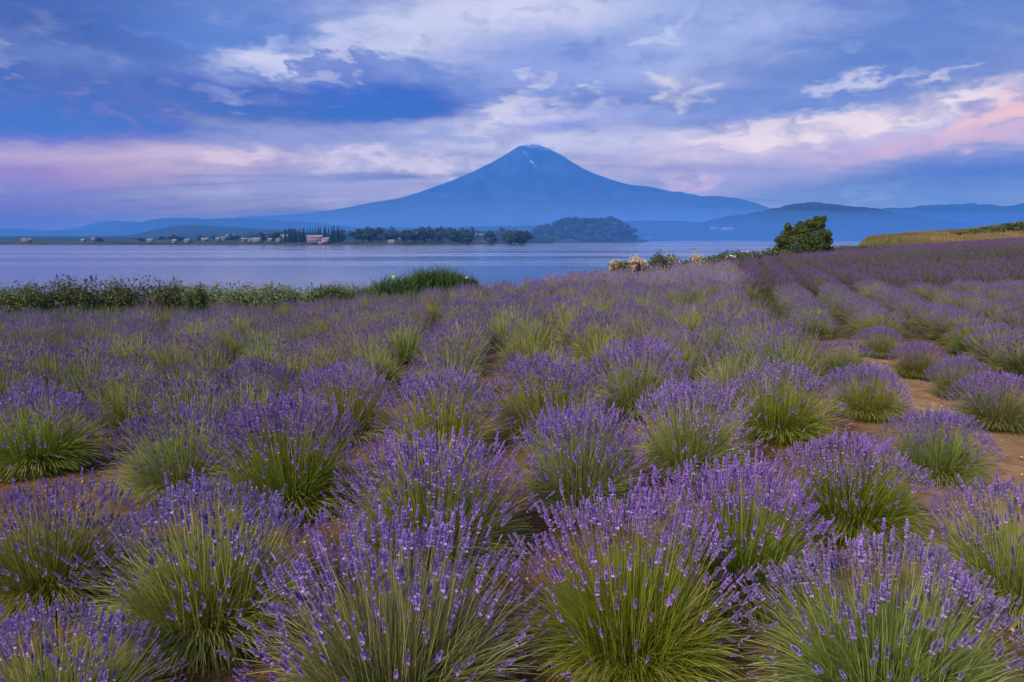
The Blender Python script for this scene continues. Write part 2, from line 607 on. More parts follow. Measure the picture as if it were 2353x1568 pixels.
# ------------------------------------------------------------------ lake
m_w, N = new_mat('lake_water')
g = N.node('ShaderNodeNewGeometry')
pw = N.mapping(g.outputs['Position'], scale=(.0035, .022, 1))
w1 = N.noise(pw, 1.0, 4, .55, .6)
w2 = N.noise(N.mapping(g.outputs['Position'], scale=(.25, .8, 1)), 1.0, 4, .6)
w3 = N.noise(N.mapping(g.outputs['Position'], scale=(.0012, .012, 1)), 1.0, 3, .5, .3)
nrm = bump(N, N.math('ADD', N.math('MULTIPLY', w1, .6), N.math('MULTIPLY', w2, .04)), .03, 1.0)
gl = N.node('ShaderNodeBsdfGlossy')
gl.inputs['Color'].default_value = (.97, .96, .97, 1)
N.put(gl.inputs['Roughness'], N.ramp(w3, .42, .60, .11, .20))
N.put(gl.inputs['Normal'], nrm)
df = N.node('ShaderNodeBsdfDiffuse')
df.inputs['Color'].default_value = (.05, .075, .11, 1)
fr = N.node('ShaderNodeFresnel')
fr.inputs[0].default_value = 2.1
ms = N.node('ShaderNodeMixShader')
N.put(ms.inputs[0], fr.outputs[0])
N.put(ms.inputs[1], df.outputs[0])
N.put(ms.inputs[2], gl.outputs[0])
finish(N, ms.outputs[0])
k = 15500.0
lake = obj('lake', mesh_from('lake', [(-k, -k, LAKE_Z), (k, -k, LAKE_Z), (k, k * .6, LAKE_Z), (-k, k * .6, LAKE_Z)], [(0, 1, 2, 3)], [m_w]))
tag(lake, 'calm pale blue and lilac lake behind the field', 'lake', kind='structure')

# ------------------------------------------------------------------ far land, hills, mountain
def land_mat(name, dark, light, scale, spec=.1):
    m, N = new_mat(name)
    t = N.node('ShaderNodeTexCoord')
    n1 = N.noise(t.outputs['Object'], scale, 8, .68)
    n2 = N.noise(t.outputs['Object'], scale * 7, 5, .6)
    f = N.ramp(N.math('ADD', N.math('MULTIPLY', n1, .6), N.math('MULTIPLY', n2, .4)), .40, .62)
    finish(N, pbsdf(N, N.mix(f, dark, light), .95, spec, bump(N, n2, .5, 1.0 / scale * .02)))
    return m


M_FOREST = land_mat('forest_cover', (.010, .020, .014), (.026, .042, .026), .006)
M_FOREST2 = land_mat('far_forest_cover', (.012, .024, .018), (.026, .044, .030), .002)
M_VOLC = land_mat('volcano_slope', (.006, .012, .024), (.050, .064, .090), .0022)  # blue cast paints in some haze, wide tone range imitates gully shading
M_SHORE = land_mat('shore_ground', (.016, .026, .016), (.075, .080, .050), .012)


def alt(py, dist, px=CX):
    d = pix_dir(px, py)
    return CAM_Z + d[2] / d[1] * dist


def xat(px, dist):
    d = pix_dir(px, 540)
    return d[0] / d[1] * dist


def ridge(name, pts, dist, depth, mat, label, rough=.04, nx=220, ny=26, base=LAKE_Z - 3, shore=None):
    """hill whose skyline follows pts (photo positions) at the given distance"""
    px = np.array([p[0] for p in pts], float)
    hs = np.array([alt(p[1], dist, p[0]) for p in pts])
    xs = np.array([xat(p[0], dist) for p in pts])
    X = np.linspace(xs[0], xs[-1], nx)
    H = np.interp(X, xs, hs)
    ker = np.hanning(9); ker /= ker.sum()
    H = np.convolve(np.pad(H, 4, mode='edge'), ker, 'valid')
    H = H + (H - base) * rough * fbm(X / (dist * .012), X * 0 + dist * .01, 4)
    tt = np.linspace(-1, 1, ny)
    V = []
    for t in tt:
        fall = (1 - abs(t) ** 1.35)
        yy = dist + t * depth + .15 * depth * fbm(X / (depth * .7), np.full_like(X, t * 2), 3) * (abs(t) < .98)
        # keep the outline as the highest part seen from the shore
        hh = base + (H - base) * fall * (1 + (rough * 2.0 * fbm(X / (dist * .02), np.full_like(X, t * 3 + 9), 4)) * (1 - fall)) 
        hh = np.where(yy < dist, np.minimum(hh, CAM_Z + (H - CAM_Z) * yy / dist), hh)
        V.append(np.stack([X * (yy / dist), yy, hh], -1))
    V = np.array(V).reshape(-1, 3)
    idx = np.arange(nx * ny).reshape(ny, nx)
    F = np.stack([idx[:-1, :-1], idx[:-1, 1:], idx[1:, 1:], idx[1:, :-1]], -1).reshape(-1, 4)
    o = obj(name, mesh_from(name, V, F, [mat], smooth=True))
    tag(o, label, 'hill', kind='structure')
    return o


# the volcano
FD = 18000.0
sx = xat(1213, FD)
Lp = [(1213, 333), (1200, 334), (1185, 341), (1165, 354), (1145, 366), (1120, 379), (1090, 394), (1060, 407), (1030, 419), (1000, 430), (960, 444),
      (920, 456), (900, 460), (860, 466), (820, 473), (780, 481), (740, 487), (690, 492), (640, 496), (560, 500), (450, 506), (300, 530), (100, 549), (-200, 551)]
Rp = [(1213, 333), (1228, 333), (1245, 338), (1262, 344), (1285, 355), (1310, 371), (1335, 386), (1360, 398), (1390, 409), (1420, 419), (1450, 426), (1478, 430),
      (1500, 432), (1525, 437), (1550, 443), (1568, 448), (1590, 447), (1612, 453), (1630, 458), (1655, 457), (1688, 456), (1710, 461), (1740, 469), (1775, 482), (1850, 505), (2000, 530), (2300, 549), (2600, 551)]
rL = np.array([sx - xat(p[0], FD) for p in Lp]); hL = np.array([alt(p[1], FD, p[0]) for p in Lp])
rR = np.array([xat(p[0], FD) - sx for p in Rp]); hR = np.array([alt(p[1], FD, p[0]) for p in Rp])
nr, na = 150, 220
R = (np.linspace(0, 1, nr) ** 1.5) * 16000
PH = np.linspace(0, 2 * math.pi, na, endpoint=False)
RR, PP = np.meshgrid(R, PH, indexing='ij')
wR = (1 + np.sign(np.cos(PP)) * np.abs(np.cos(PP)) ** .8) / 2
ZZ = np.interp(RR, rL, hL) * (1 - wR) + np.interp(RR, rR, hR) * wR
side = np.abs(np.cos(PP))
gul = fbm(PP * 9 + 30, RR / 4500 + 3, 4)
ZZ = ZZ + gul * np.clip(RR / 1500, 0, 1) * np.clip(ZZ / 2500, 0, 1) * 330 * (1 - side ** 6)
ZZ = ZZ + np.clip(1.4 - RR / 1200, 0, 1) * 26 * fbm(PP * 6 + 3, RR / 160, 3) - np.clip(1 - RR / 260, 0, 1) * 45
dep = np.where(np.sin(PP) < 0, .34, .13)
XX = sx + RR * np.cos(PP)
YY = FD + RR * np.sin(PP) * dep
XX = XX * (YY / FD)
ZZ = np.maximum(ZZ, LAKE_Z + 5)
V = np.stack([XX, YY, ZZ], -1).reshape(-1, 3)
idx = np.arange(nr * na).reshape(nr, na)
idn = np.roll(idx, -1, axis=1)
F = np.stack([idx[:-1], idn[:-1], idn[1:], idx[1:]], -1).reshape(-1, 4)[:, ::-1]
mountain = obj('mountain', mesh_from('mountain', V, F, [M_VOLC], smooth=True))
tag(mountain, 'tall blue volcano with a wide cone and a few snow streaks', 'mountain', kind='structure')
bvh = BVHTree.FromPolygons([tuple(v) for v in V], [tuple(f) for f in F])
m_snow = plain_mat('snow', (.90, .90, .92), .8, .2, .05, .01)


def snow(pts, w):
    P3 = []
    for p in pts:
        d = Vector(pix_dir(*p))
        h = bvh.ray_cast(Vector((0, 0, CAM_Z)), d)
        if h[0] is None: return
        P3.append(np.array(h[0] - d * 60))
    V, F = [], []
    for i, p in enumerate(P3):
        ww = w * (0.5 + .8 * random.random()) * (1 if 0 < i < len(P3) - 1 else .5)
        V += [p + np.array([-ww, 0, ww * .2]), p + np.array([0, -6, 0]), p + np.array([ww, 0, -ww * .2])]
        if i:
            a = 3 * i
            F += [(a - 3, a - 2, a + 1, a), (a - 2, a - 1, a + 2, a + 1)]
    obj('snow_patch', mesh_from('snow_patch', V, F, [m_snow]), mountain)


snow([(1205, 349), (1207, 351.5)], 30)
snow([(1209, 356.5), (1212, 358), (1214, 359)], 30)
snow([(1218, 368), (1221, 371.5), (1224, 374), (1226, 376.5)], 28)
snow([(1228.5, 381), (1230, 384)], 28)
snow([(1258, 352), (1263, 354)], 15)
snow([(1271, 359), (1274, 361)], 14)

ridge('hill', [(-500, 549), (-200, 545), (0, 545), (130, 530), (175, 524), (215, 512), (260, 507), (300, 508), (380, 516), (480, 530), (560, 549)], 16500, 1600, M_FOREST2,
      'faint blue ridge at the far left end of the skyline')
ridge('hill', [(-500, 535), (-150, 528), (0, 524), (60, 526), (130, 530), (200, 530), (260, 522), (300, 514), (350, 505), (400, 500.5), (440, 501), (500, 504), (580, 503), (680, 508), (800, 520), (950, 548)], 11500, 1800, M_FOREST2,
      'long blue ridge left of the volcano')
ridge('hill', [(-500, 545), (-200, 543), (0, 543), (100, 542), (200, 543), (300, 541), (340, 532), (380, 522), (420, 517.5), (450, 517.5), (500, 520), (560, 523), (640, 528), (700, 533), (800, 546)], 3300, 600, M_FOREST,
      'low dark blue hill on the far shore at the left')
ridge('hill', [(-500, 545), (-200, 544), (100, 545), (300, 546), (480, 542), (620, 537), (790, 535), (860, 530), (930, 531), (1000, 527), (1080, 529), (1130, 532), (1200, 532), (1270, 546)], 2350, 330, M_FOREST,
      'low wooded ground directly behind the far shore village', rough=.10)
ridge('hill', [(500, 540), (700, 526), (900, 523), (1100, 520), (1200, 518.5), (1330, 515), (1440, 508), (1520, 507), (1600, 510), (1700, 520), (1800, 545)], 9600, 1300, M_FOREST2,
      'flat wooded rise below the volcano')
ridge('hill', [(1400, 549), (1560, 527), (1610, 511), (1660, 499), (1700, 493), (1740, 486), (1780, 477), (1820, 466), (1855, 462.5), (1890, 465), (1930, 472), (1970, 474.5), (2005, 477), (2040, 486),
               (2090, 494), (2150, 504), (2220, 513), (2300, 516), (2420, 520), (2700, 540)], 6300, 1000, M_FOREST,
      'broad dark blue hill right of the volcano', ny=34)
ridge('hill', [(1900, 530), (1990, 482), (2030, 478), (2080, 475), (2130, 471), (2190, 467), (2250, 468), (2300, 474), (2340, 469), (2400, 461), (2560, 455), (2800, 490)], 12500, 1500, M_FOREST2,
      'pale blue ridge at the far right end of the skyline')

# far shore plain
xs = np.linspace(-6500, 7500, 300)
shore = np.interp(xs / 2000.0, [-3.3, -.5, -.15, .0, .05, .14, .17, .2, .3, .45, .8, 3.7], [1040, 1040, 1060, 1180, 1500, 1700, 2300, 3500, 3900, 3700, 3300, 3300])
# shore line by bearing: x position at that distance
ang = np.linspace(-1.3, 1.3, 420)
shY = np.interp(ang, [-1.3, -.32, -.1, -.02, .0, .19, .2, .26, .38, .5, 1.3], [1480, 1480, 1560, 1700, 2600, 2600, 4200, 5400, 5200, 4600, 4600])
rows = []
for t in [0, .004, .012, .03, .06, .12, .25, .5, .75, 1.0]:
    yy = shY + t * 9000
    zz = LAKE_Z - 1 + 3.0 * min(1, t / .004) + np.clip((t - .004) / .02, 0, 1) * 6 + 22 * t
    zz = zz + 3 * fbm(ang * 60, np.full_like(ang, t * 40), 4) * (t > .003)
    rows.append(np.stack([ang * yy, yy, zz + 0 * ang], -1))
V = np.array(rows).reshape(-1, 3)
idx = np.arange(len(V)).reshape(len(rows), len(ang))
F = np.stack([idx[:-1, :-1], idx[:-1, 1:], idx[1:, 1:], idx[1:, :-1]], -1).reshape(-1, 4)
far = obj('far_shore', mesh_from('far_shore', V, F, [M_SHORE], smooth=True))
tag(far, 'low far shore of the lake with fields and woods', 'shore', kind='structure')
bvh_far = BVHTree.FromPolygons([tuple(v) for v in V], [tuple(f) for f in F])


def far_z(x, y):
    h = bvh_far.ray_cast(Vector((x, y, 900)), Vector((0, 0, -1)))
    return h[0].z if h[0] else LAKE_Z


# wooded headland
HD = 2800.0
hx = xat(1332, HD)
HW, HB = 250.0, 150.0
top = [(1186, 556), (1200, 550), (1215, 541), (1235, 521), (1250, 514), (1265, 519), (1285, 503), (1310, 498), (1340, 500), (1370, 502), (1390, 500), (1400, 496), (1425, 508), (1445, 519), (1462, 538), (1474, 553), (1485, 556)]
tx = np.array([xat(p[0], HD) for p in top]); tz = np.array([alt(p[1], HD, p[0]) for p in top])


def head_z(x, y):
    v = (y - HD) / HB
    t_ = np.interp(x, tx, tz)
    m = np.maximum(t_ - 24, LAKE_Z + 2.0)
    core = np.clip(1 - np.abs(v / .85) ** 2.4, 0, 1)
    r = np.hypot((x - hx) / HW, v)
    return LAKE_Z - 2 + 3.6 * np.clip((1 - r) / .07, 0, 1) + (m - LAKE_Z - 1.6) * core * np.clip((.96 - r) / .12, 0, 1)


nn = 70
U, Vv = np.meshgrid(np.linspace(-1.02, 1.02, nn), np.linspace(-1.02, 1.02, nn))
X, Y = hx + U * HW, HD + Vv * HB
V = np.stack([X, Y, head_z(X, Y) + fbm(U * 9, Vv * 9, 3) * 1.2], -1).reshape(-1, 3)
idx = np.arange(nn * nn).reshape(nn, nn)
F = np.stack([idx[:-1, :-1], idx[:-1, 1:], idx[1:, 1:], idx[1:, :-1]], -1).reshape(-1, 4)
head = obj('headland', mesh_from('headland', V, F, [land_mat('headland_ground', (.02, .026, .016), (.06, .06, .042), .03)], smooth=True))
tag(head, 'low headland with a pale beach reaching into the lake', 'headland', kind='structure')


# ------------------------------------------------------------------ leaf clouds
def leaf_cloud(blobs, per, size, cols, r, flat=.6, shell=.55):
    """quads spread through ellipsoids. blobs: (x,y,z,rx,ry,rz)"""
    C, A, B, K = [], [], [], []
    for (x, y, z, a, b, c) in blobs:
        nn = per
        d = r.normal(size=(nn, 3)); d /= np.linalg.norm(d, axis=1)[:, None]
        rad = (shell + (1 - shell) * r.random(nn))[:, None]
        p = d * rad * np.array([a, b, c]) + np.array([x, y, z])
        nrm = d + r.normal(size=(nn, 3)) * flat
        nrm /= np.linalg.norm(nrm, axis=1)[:, None]
        t = np.cross(nrm, r.normal(size=(nn, 3))); t /= np.linalg.norm(t, axis=1)[:, None]
        s = size * (.6 + .8 * r.random(nn))[:, None]
        C.append(p); A.append(t * s); B.append(np.cross(nrm, t) * s * .5)
        k = r.random(nn)
        clump = .8 + .4 * r.random()
        K.append((cols[0] * (1 - k[:, None]) + cols[1] * k[:, None]) * clump)
    C, A, B, K = map(np.concatenate, (C, A, B, K))
    V = np.stack([C - A, C + B, C + A, C - B], 1).reshape(-1, 3)
    F = np.arange(len(V)).reshape(-1, 4)
    return V, F, K


def crown_blobs(r, n, R, H, z0, lump=.36):
    out = []
    for _ in range(n):
        d = r.normal(size=3); d /= np.linalg.norm(d)
        k = .35 + .5 * r.random()
        out.append((d[0] * R * k, d[1] * R * k, z0 + H / 2 + d[2] * H / 2 * k * 1.05, R * lump * (.7 + .6 * r.random()), R * lump * (.7 + .6 * r.random()), H * lump * .5 * (.7 + .6 * r.random()) + R * .1))
    return out


# ------------------------------------------------------------------ trees on headland and far shore
def far_tree_mesh(name, r, R, H, n, per, leaf, cols):
    V, F, K = leaf_cloud(crown_blobs(r, n, R, H * .85, H * .15), per, leaf, cols, r, .7, .4)
    tv, tf = ring_tube([(0, 0, -3), (0, 0, H * .6)], [R * .08, R * .04], 5)
    V2 = np.concatenate([V, tv]); F2 = np.concatenate([F, tf + len(V)])
    K2 = np.concatenate([K, np.tile([.06, .045, .03], (len(tf), 1))])
    return mesh_from(name, V2, F2, [M_LEAF], K2)


gd, gl = np.array([.022, .040, .020]), np.array([.065, .090, .045])
FT = [far_tree_mesh('broadleaf_tree', rng, 10, 17, 10, 60, 1.7, (gd, gl)) for _ in range(4)]
FTp = [far_tree_mesh('broadleaf_tree', rng, 10, 15, 9, 55, 1.7, (gd * 1.9, gl * 1.9)) for _ in range(2)]
TK = []
cnt = 0
kk = 0
while cnt < 170 and kk < 4000:
    kk += 1
    v = -.9 + 1.3 * rng.random() ** 1.5
    u = rng.uniform(-.93, .93)
    if math.hypot(u, v) > .93: continue
    x, y = hx + u * HW, HD + v * HB
    zg = float(head_z(x, y)); zc = float(np.interp(x, tx, tz))
    Hs = rng.uniform(17, 27)
    Hs = min(Hs, CAM_Z + (zc - CAM_Z) * y / HD - zg)
    if Hs < 7: continue
    pale = (cnt % 10 == 4 and v < -.2)
    o = obj('broadleaf_tree', (FTp if pale else FT)[cnt % 2 if pale else cnt % 4], None, (x, y, zg - 1), rng.uniform(0, 6.28))
    sc = Hs / 16.5
    o.scale = (max(sc, 1.0) * 1.5, max(sc, 1.0) * 1.5, sc)
    if pale:
        tag(o, 'pale grey green tree among the dark trees of the headland', 'tree', 'pale trees on the wooded headland')
    else:
        tag(o, 'dark rounded tree in the wood covering the headland', 'tree', 'dark trees on the wooded headland')
    cnt += 1

# conifers round the hotel
def conifer_mesh(r, H=20.0, R=3.2):
    C, K = [], []
    V, F = [], []
    n = 26
    for i in range(n):
        t = i / n
        z = H * (.06 + .92 * t)
        rad = R * (1 - t) ** .85 + .15
        for j in range(7):
            a = r.uniform(0, 6.28)
            q = rad * r.uniform(.75, 1.15)
            w = .9 * (1 - t * .6)
            p0 = np.array([0, 0, z + .8]); p1 = np.array([math.cos(a) * q, math.sin(a) * q, z - .5 * q * .6])
            sd = np.array([-math.sin(a), math.cos(a), 0]) * w
            b = len(V)
            V += [p0, (p0 + p1) / 2 + sd, p1, (p0 + p1) / 2 - sd]
            F.append((b, b + 1, b + 2, b + 3)); K.append(gd * r.uniform(.7, 1.3))
    tv, tf = ring_tube([(0, 0, -2), (0, 0, H)], [.4, .05], 4)
    V2 = np.concatenate([np.array(V), tv]); F2 = np.concatenate([np.array(F), tf + len(V)])
    return mesh_from('conifer', V2, F2, [M_LEAF], np.concatenate([np.array(K), np.tile([.05, .04, .03], (len(tf), 1))]))


CM = [conifer_mesh(rng) for _ in range(3)]
CD = 1610.0
cpx = [657, 663, 669, 676, 681, 688, 694, 700, 706, 712, 718, 725, 731, 738, 744, 750, 757, 762, 768, 773, 779, 784]
ctop = [522, 521, 524, 524, 525, 523, 524, 522, 525, 523, 524, 521, 519, 520, 518, 522, 521, 520, 517, 521, 519, 524]
for i, (px, ty) in enumerate(zip(cpx, ctop)):
    d = CD + rng.uniform(-15, 40)
    x = xat(px + rng.uniform(-2, 2), d); z0 = far_z(x, d)
    h = alt(ty, d, px) - z0
    o = obj('conifer', CM[i % 3], None, (x, d, z0 - .5), rng.uniform(0, 6.28))
    s = h / 20
    o.scale = (s * 1.25, s * 1.25, s)
    tag(o, 'tall dark pointed conifer behind the pink lakeside hotel', 'tree', 'conifers round the pink hotel')

# broadleaf trees along the far shore
tl = [(0, 548, 3), (120, 547, 4), (300, 545, 4), (480, 538, 5), (600, 535, 6), (655, 530, 4), (790, 531, 6), (830, 524, 10), (900, 524, 12), (950, 526, 8), (1000, 521, 12), (1060, 520, 8), (1100, 527, 8), (1150, 526, 12), (1200, 528, 6)]
px_line = [p[0] for p in tl]; py_line = [p[1] for p in tl]
for i in range(108):
    px = rng.uniform(580, 1215) if i % 5 else rng.uniform(0, 580)
    if 712 < px < 768: continue
    d = float(rng.choice([1650, 1720, 1800, 1950, 2200, 2500])) + rng.uniform(-30, 30)
    ty = np.interp(px, px_line, py_line) + rng.uniform(-1, 6)
    x = xat(px, d); z0 = far_z(x, d)
    h = min(alt(ty, d, px) - z0, 30 * d / 1700)
    if h < 5: continue
    o = obj('broadleaf_tree', FT[i % 4], None, (x, d, z0 - .5), rng.uniform(0, 6.28))
    s = h / 16.5
    o.scale = (min(max(s, 1.0), 1.7) * 1.35, min(max(s, 1.0), 1.7) * 1.35, s)
    tag(o, 'dark rounded tree on the low far shore', 'tree', 'broadleaf trees along the far shore')
for i in range(20):
    px = rng.uniform(1470, 1790)
    d = rng.uniform(5600, 6100)
    x = xat(px, d); z0 = far_z(x, d)
    o = obj('broadleaf_tree', FT[i % 4], None, (x, d, z0 - 2), rng.uniform(0, 6.28))
    s = rng.uniform(2.0, 3.2); o.scale = (s * 1.5, s * 1.5, s)
    tag(o, 'dark tree at the foot of the broad hill across the lake', 'tree', 'trees at the foot of the broad hill')

# ------------------------------------------------------------------ buildings
m_wall = plain_mat('pale_wall', (.20, .19, .20), .8, .2, .08, .3)
m_pink = plain_mat('pink_wall', (.28, .15, .19), .8, .2, .12, .3)
m_roof = plain_mat('pale_roof', (.25, .24, .27), .6, .3, .1, .3)
m_roofd = plain_mat('dark_roof', (.16, .16, .19), .7, .3, .2, .3)
m_glass = plain_mat('window_glass', (.05, .06, .08), .2, .5, .1, 1)
me_win = mesh_from('window', *box((0, 0, 0), (2.2, .3, 1.8)), [m_glass])


def gable(w, d, z0, h, over=.6):
    x, y = w / 2 + over, d / 2 + over
    V = np.array([(-x, -y, z0), (x, -y, z0), (x, y, z0), (-x, y, z0), (-x, 0, z0 + h), (x, 0, z0 + h), (-x, -y, z0 - .3), (x, -y, z0 - .3), (x, y, z0 - .3), (-x, y, z0 - .3)], float)
    F = np.array([(0, 1, 5, 4), (2, 3, 4, 5), (0, 4, 3, 3), (1, 2, 5, 5), (6, 9, 8, 7), (0, 6, 7, 1), (1, 7, 8, 2), (2, 8, 9, 3), (3, 9, 6, 0)])
    return V, F


def tri_mesh(name, V, F, mats):
    me = bpy.data.meshes.new(name)
    me.from_pydata([tuple(v) for v in V], [], [tuple(dict.fromkeys(int(i) for i in f)) for f in F])
    for m in mats: me.materials.append(m)
    me.update()
    return me


def make_house(w, d, h, wallm, roofm, nwin=3, floors=1, rh=2.2):
    root = obj('house', None)
    root.empty_display_size = 1
    obj('wall', mesh_from('wall', *box((0, 0, h / 2 - 1), (w, d, h + 2)), [wallm]), root)
    obj('roof', tri_mesh('roof', *gable(w, d, h, rh), [roofm]), root)
    for f in range(floors):
        for i in range(nwin):
            obj('window', me_win, root, ((i + .5) / nwin * w - w / 2, -d / 2 - .05, (f + .55) * h / floors))
    return root


def copy_tree(o, parent=None):
    c = o.copy(); COL.objects.link(c)
    if parent is not None: c.parent = parent
    for ch in o.children:
        if ch is not c: copy_tree(ch, c)
    return c


protos = [make_house(12, 8, 5, m_wall, m_roofd), make_house(18, 9, 6, m_wall, m_roof, 4, 2), make_house(9, 8, 4.5, m_wall, m_roof, 2)]
used = [False] * 3
HS = [(55, 553, 1060), (62, 554, 1060), (190, 553, 1060), (215, 550, 1100), (345, 554, 1060), (400, 556, 1050), (430, 555, 1060), (470, 552, 1100), (500, 551, 1120), (515, 549, 1160), (530, 546, 1200), (560, 553, 1080), (575, 553, 1080), (590, 554, 1070), (620, 553, 1080),
      (640, 553, 1100), (655, 546, 1150), (830, 545, 1150), (838, 545, 1160), (900, 558, 1090), (922, 547, 1150), (935, 548, 1140), (985, 541, 1300), (992, 543, 1280), (1000, 545, 1250), (1012, 549, 1200), (1040, 550, 1230), (1048, 540, 1350), (1062, 550, 1240), (1076, 541, 1360), (1082, 547, 1300),
      (1090, 541, 1400), (1104, 540, 1400), (1108, 541, 1400), (1198, 550, 1830), (1492, 541, 3950), (1497, 543, 3900), (1490, 552, 3720), (1528, 552, 3720), (1530, 549, 3760), (1584, 548, 3760), (1602, 546, 3800), (1622, 547, 3760), (1650, 550, 3700), (1664, 551, 3700), (1672, 551, 3690), (1682, 550, 3700), (1690, 551, 3690)]
for i, (px, py, d) in enumerate(HS):
    d = d * 1.47
    k = i % 3
    o = protos[k] if not used[k] else copy_tree(protos[k])
    used[k] = True
    x = xat(px, d); zg = far_z(x, d)
    z = alt(py + 1.5, d, px)
    o.location = (x, d, min(max(zg, z), zg + 14))
    o.rotation_euler = (0, 0, rng.uniform(-.5, .5))
    s = rng.uniform(.75, 1.15) if px < 1180 else rng.uniform(1.4, 2.2)
    o.scale = (s, s, s)
    if px < 1180:
        if px < 600:
            tag(o, 'small pale house on the far shore below the low dark hill', 'house', 'houses below the low dark hill')
        elif px < 850:
            tag(o, 'small pale house near the pink hotel on the far shore', 'house', 'houses near the pink hotel')
        else:
            tag(o, 'small white house in the village below the volcano', 'house', 'village houses below the volcano')
    elif px < 1300:
        tag(o, 'small white building at the left foot of the wooded headland', 'building')
    else:
        tag(o, 'pale building across the bay right of the headland', 'building', 'buildings across the bay')

# the pink hotel
hd = 1560.0
hxx = xat(736, hd); hz = far_z(hxx, hd)
hot = obj('hotel', None, None, (hxx - 3, hd, hz + 1)); hot.scale = (1.5, 1.5, 1.25)
tag(hot, 'pink lakeside hotel with white roof line in front of conifers', 'hotel')
obj('wall', mesh_from('wall', *box((-6, 0, 5.5), (22, 12, 13)), [m_pink]), hot)
obj('wing', mesh_from('wing', *box((10, -1, 3.6), (10, 11, 9)), [m_pink]), hot)
obj('porch', mesh_from('porch', *box((5, -8.2, .8), (9, 4, 4)), [m_wall]), hot)
obj('roof', tri_mesh('roof', *gable(22, 12, 0, 2.6), [m_roof]), hot, (-6, 0, 12.3))
obj('roof', tri_mesh('roof', *gable(10, 11, 0, 2.2), [m_roof]), hot, (10, -1, 8.5))
for f in range(3):
    for i in range(6):
        obj('window', me_win, hot, (-15.5 + i * 3.7, -6.05, 2.6 + f * 3.6))
# long building on the hill
for q, (px0, px1, py) in enumerate([(1630, 1652, 522), (1657, 1685, 523)]):
    d = 5230.0
    xm = xat((px0 + px1) / 2, d); w = (px1 - px0) / FPX * d
    b = obj('hillside_building', None, None, (xm, d, alt(py + 2, d)))
    obj('wall', mesh_from('wall', *box((0, 0, -6), (w, 20, 20)), [m_wall]), b)
    obj('roof', tri_mesh('roof', *gable(w, 14, 3, 4), [m_roof]), b)
    for i in range(5):
        obj('window', me_win, b, ((i + .5) / 5 * w - w / 2, -7.05, 0))
    b.rotation_euler = (0, 0, (.35, -.2)[q])
    tag(b, ('long white building on the hillside, the left one of the pair', 'long white building on the hillside, the right one of the pair')[q], 'building')
# breakwater / white quay and sand spit
d = 5300.0
q = obj('quay', mesh_from('quay', *box((xat(1698, d), d, LAKE_Z + 1.5), (92 / FPX * d, 12, 6)), [m_wall]))
tag(q, 'long white quay at the water edge right of the headland', 'quay')

# ------------------------------------------------------------------ boats
def hull(L, Wd, Hh, nseg=9):
    V, F = [], []
    for i in range(nseg):
        t = i / (nseg - 1) * 2 - 1
        w = Wd / 2 * (1 - abs(t) ** 2.6) + .03
        lift = .55 * Hh * abs(t) ** 3
        V += [(t * L / 2, -w, Hh + lift), (t * L / 2 * .93, -w * .6, lift * .5), (t * L / 2 * .93, w * .6, lift * .5), (t * L / 2, w, Hh + lift),
              (t * L / 2 * .97, w * .8, Hh * .8 + lift), (t * L / 2 * .97, -w * .8, Hh * .8 + lift)]
    for i in range(nseg - 1):
        a, b = i * 6, i * 6 + 6
        for j in range(6):
            F.append((a + j, a + (j + 1) % 6, b + (j + 1) % 6, b + j))
    F += [(0, 5, 4, 3), (0, 3, 2, 1), ((nseg - 1) * 6, (nseg - 1) * 6 + 3, (nseg - 1) * 6 + 4, (nseg - 1) * 6 + 5), ((nseg - 1) * 6, (nseg - 1) * 6 + 1, (nseg - 1) * 6 + 2, (nseg - 1) * 6 + 3)]
    return np.array(V), np.array(F)


def person_mesh(name, mat_c, s=1.0):
    pts = [(0, 0, 0), (0, 0, .25), (0, 0, .55), (0, 0, .8), (0, 0, .88), (0, 0, .95), (0, 0, 1.08), (0, 0, 1.17)]
    body = ring_tube([tuple(c * s for c in p) for p in pts], [r * s for r in (.22, .22, .18, .22, .08, .10, .11, .03)], 8)
    arms = [ring_tube([(sx * .2 * s, 0, .78 * s), (sx * .3 * s, .12 * s, .5 * s), (sx * .2 * s, .4 * s, .42 * s)], [.06 * s, .05 * s, .04 * s], 6) for sx in (-1, 1)]
    return mesh_from(name, *join([body] + arms), [mat_c], smooth=True)


m_red = plain_mat('red_paint', (.40, .05, .06), .4, .4, .1, 2)
m_wht = plain_mat('white_paint', (.78, .78, .78), .4, .4, .05, 2)
m_dark = plain_mat('dark_cloth', (.03, .03, .05), .9, .1, .2, 8)
m_wood = plain_mat('dark_wood', (.035, .022, .022), .9, .1, .3, 12)


def boat(px, py, Lpx, mat_c, label, seats, plabels):
    dwn = pix_dir(px, py); t = (LAKE_Z - CAM_Z) / dwn[2]
    x, y = dwn[0] * t, dwn[1] * t
    L = Lpx / FPX * y
    root = obj('rowing_boat', None, None, (x, y, LAKE_Z - .15), .08)
    tag(root, label, 'boat')
    obj('hull', tri_mesh('hull', *hull(L, L * .2, .75), [mat_c]), root)
    for sx in (-.25, .2):
        obj('seat', mesh_from('seat', *box((sx * L, 0, .55), (.5, L * .15, .08)), [m_wood]), root)
    for j, (u, pl) in enumerate(zip(seats, plabels)):
        p = obj('person', person_mesh('person', m_dark, 1.5), None, (x + u * L, y, LAKE_Z + .4), math.pi / 2)
        tag(p, pl, 'person')


boat(1590, 573, 22, m_red, 'red rowing boat on the lake beyond the cream bush', (-.28,), ('person in dark clothes sitting in the red boat',))
boat(1714, 579, 22, m_wht, 'white boat on the lake near the green bank', (-.35, -.1, .38), ('person in dark clothes at the left end of the white boat', 'person in dark clothes standing tallest in the white boat', 'person in dark clothes at the right end of the white boat'))

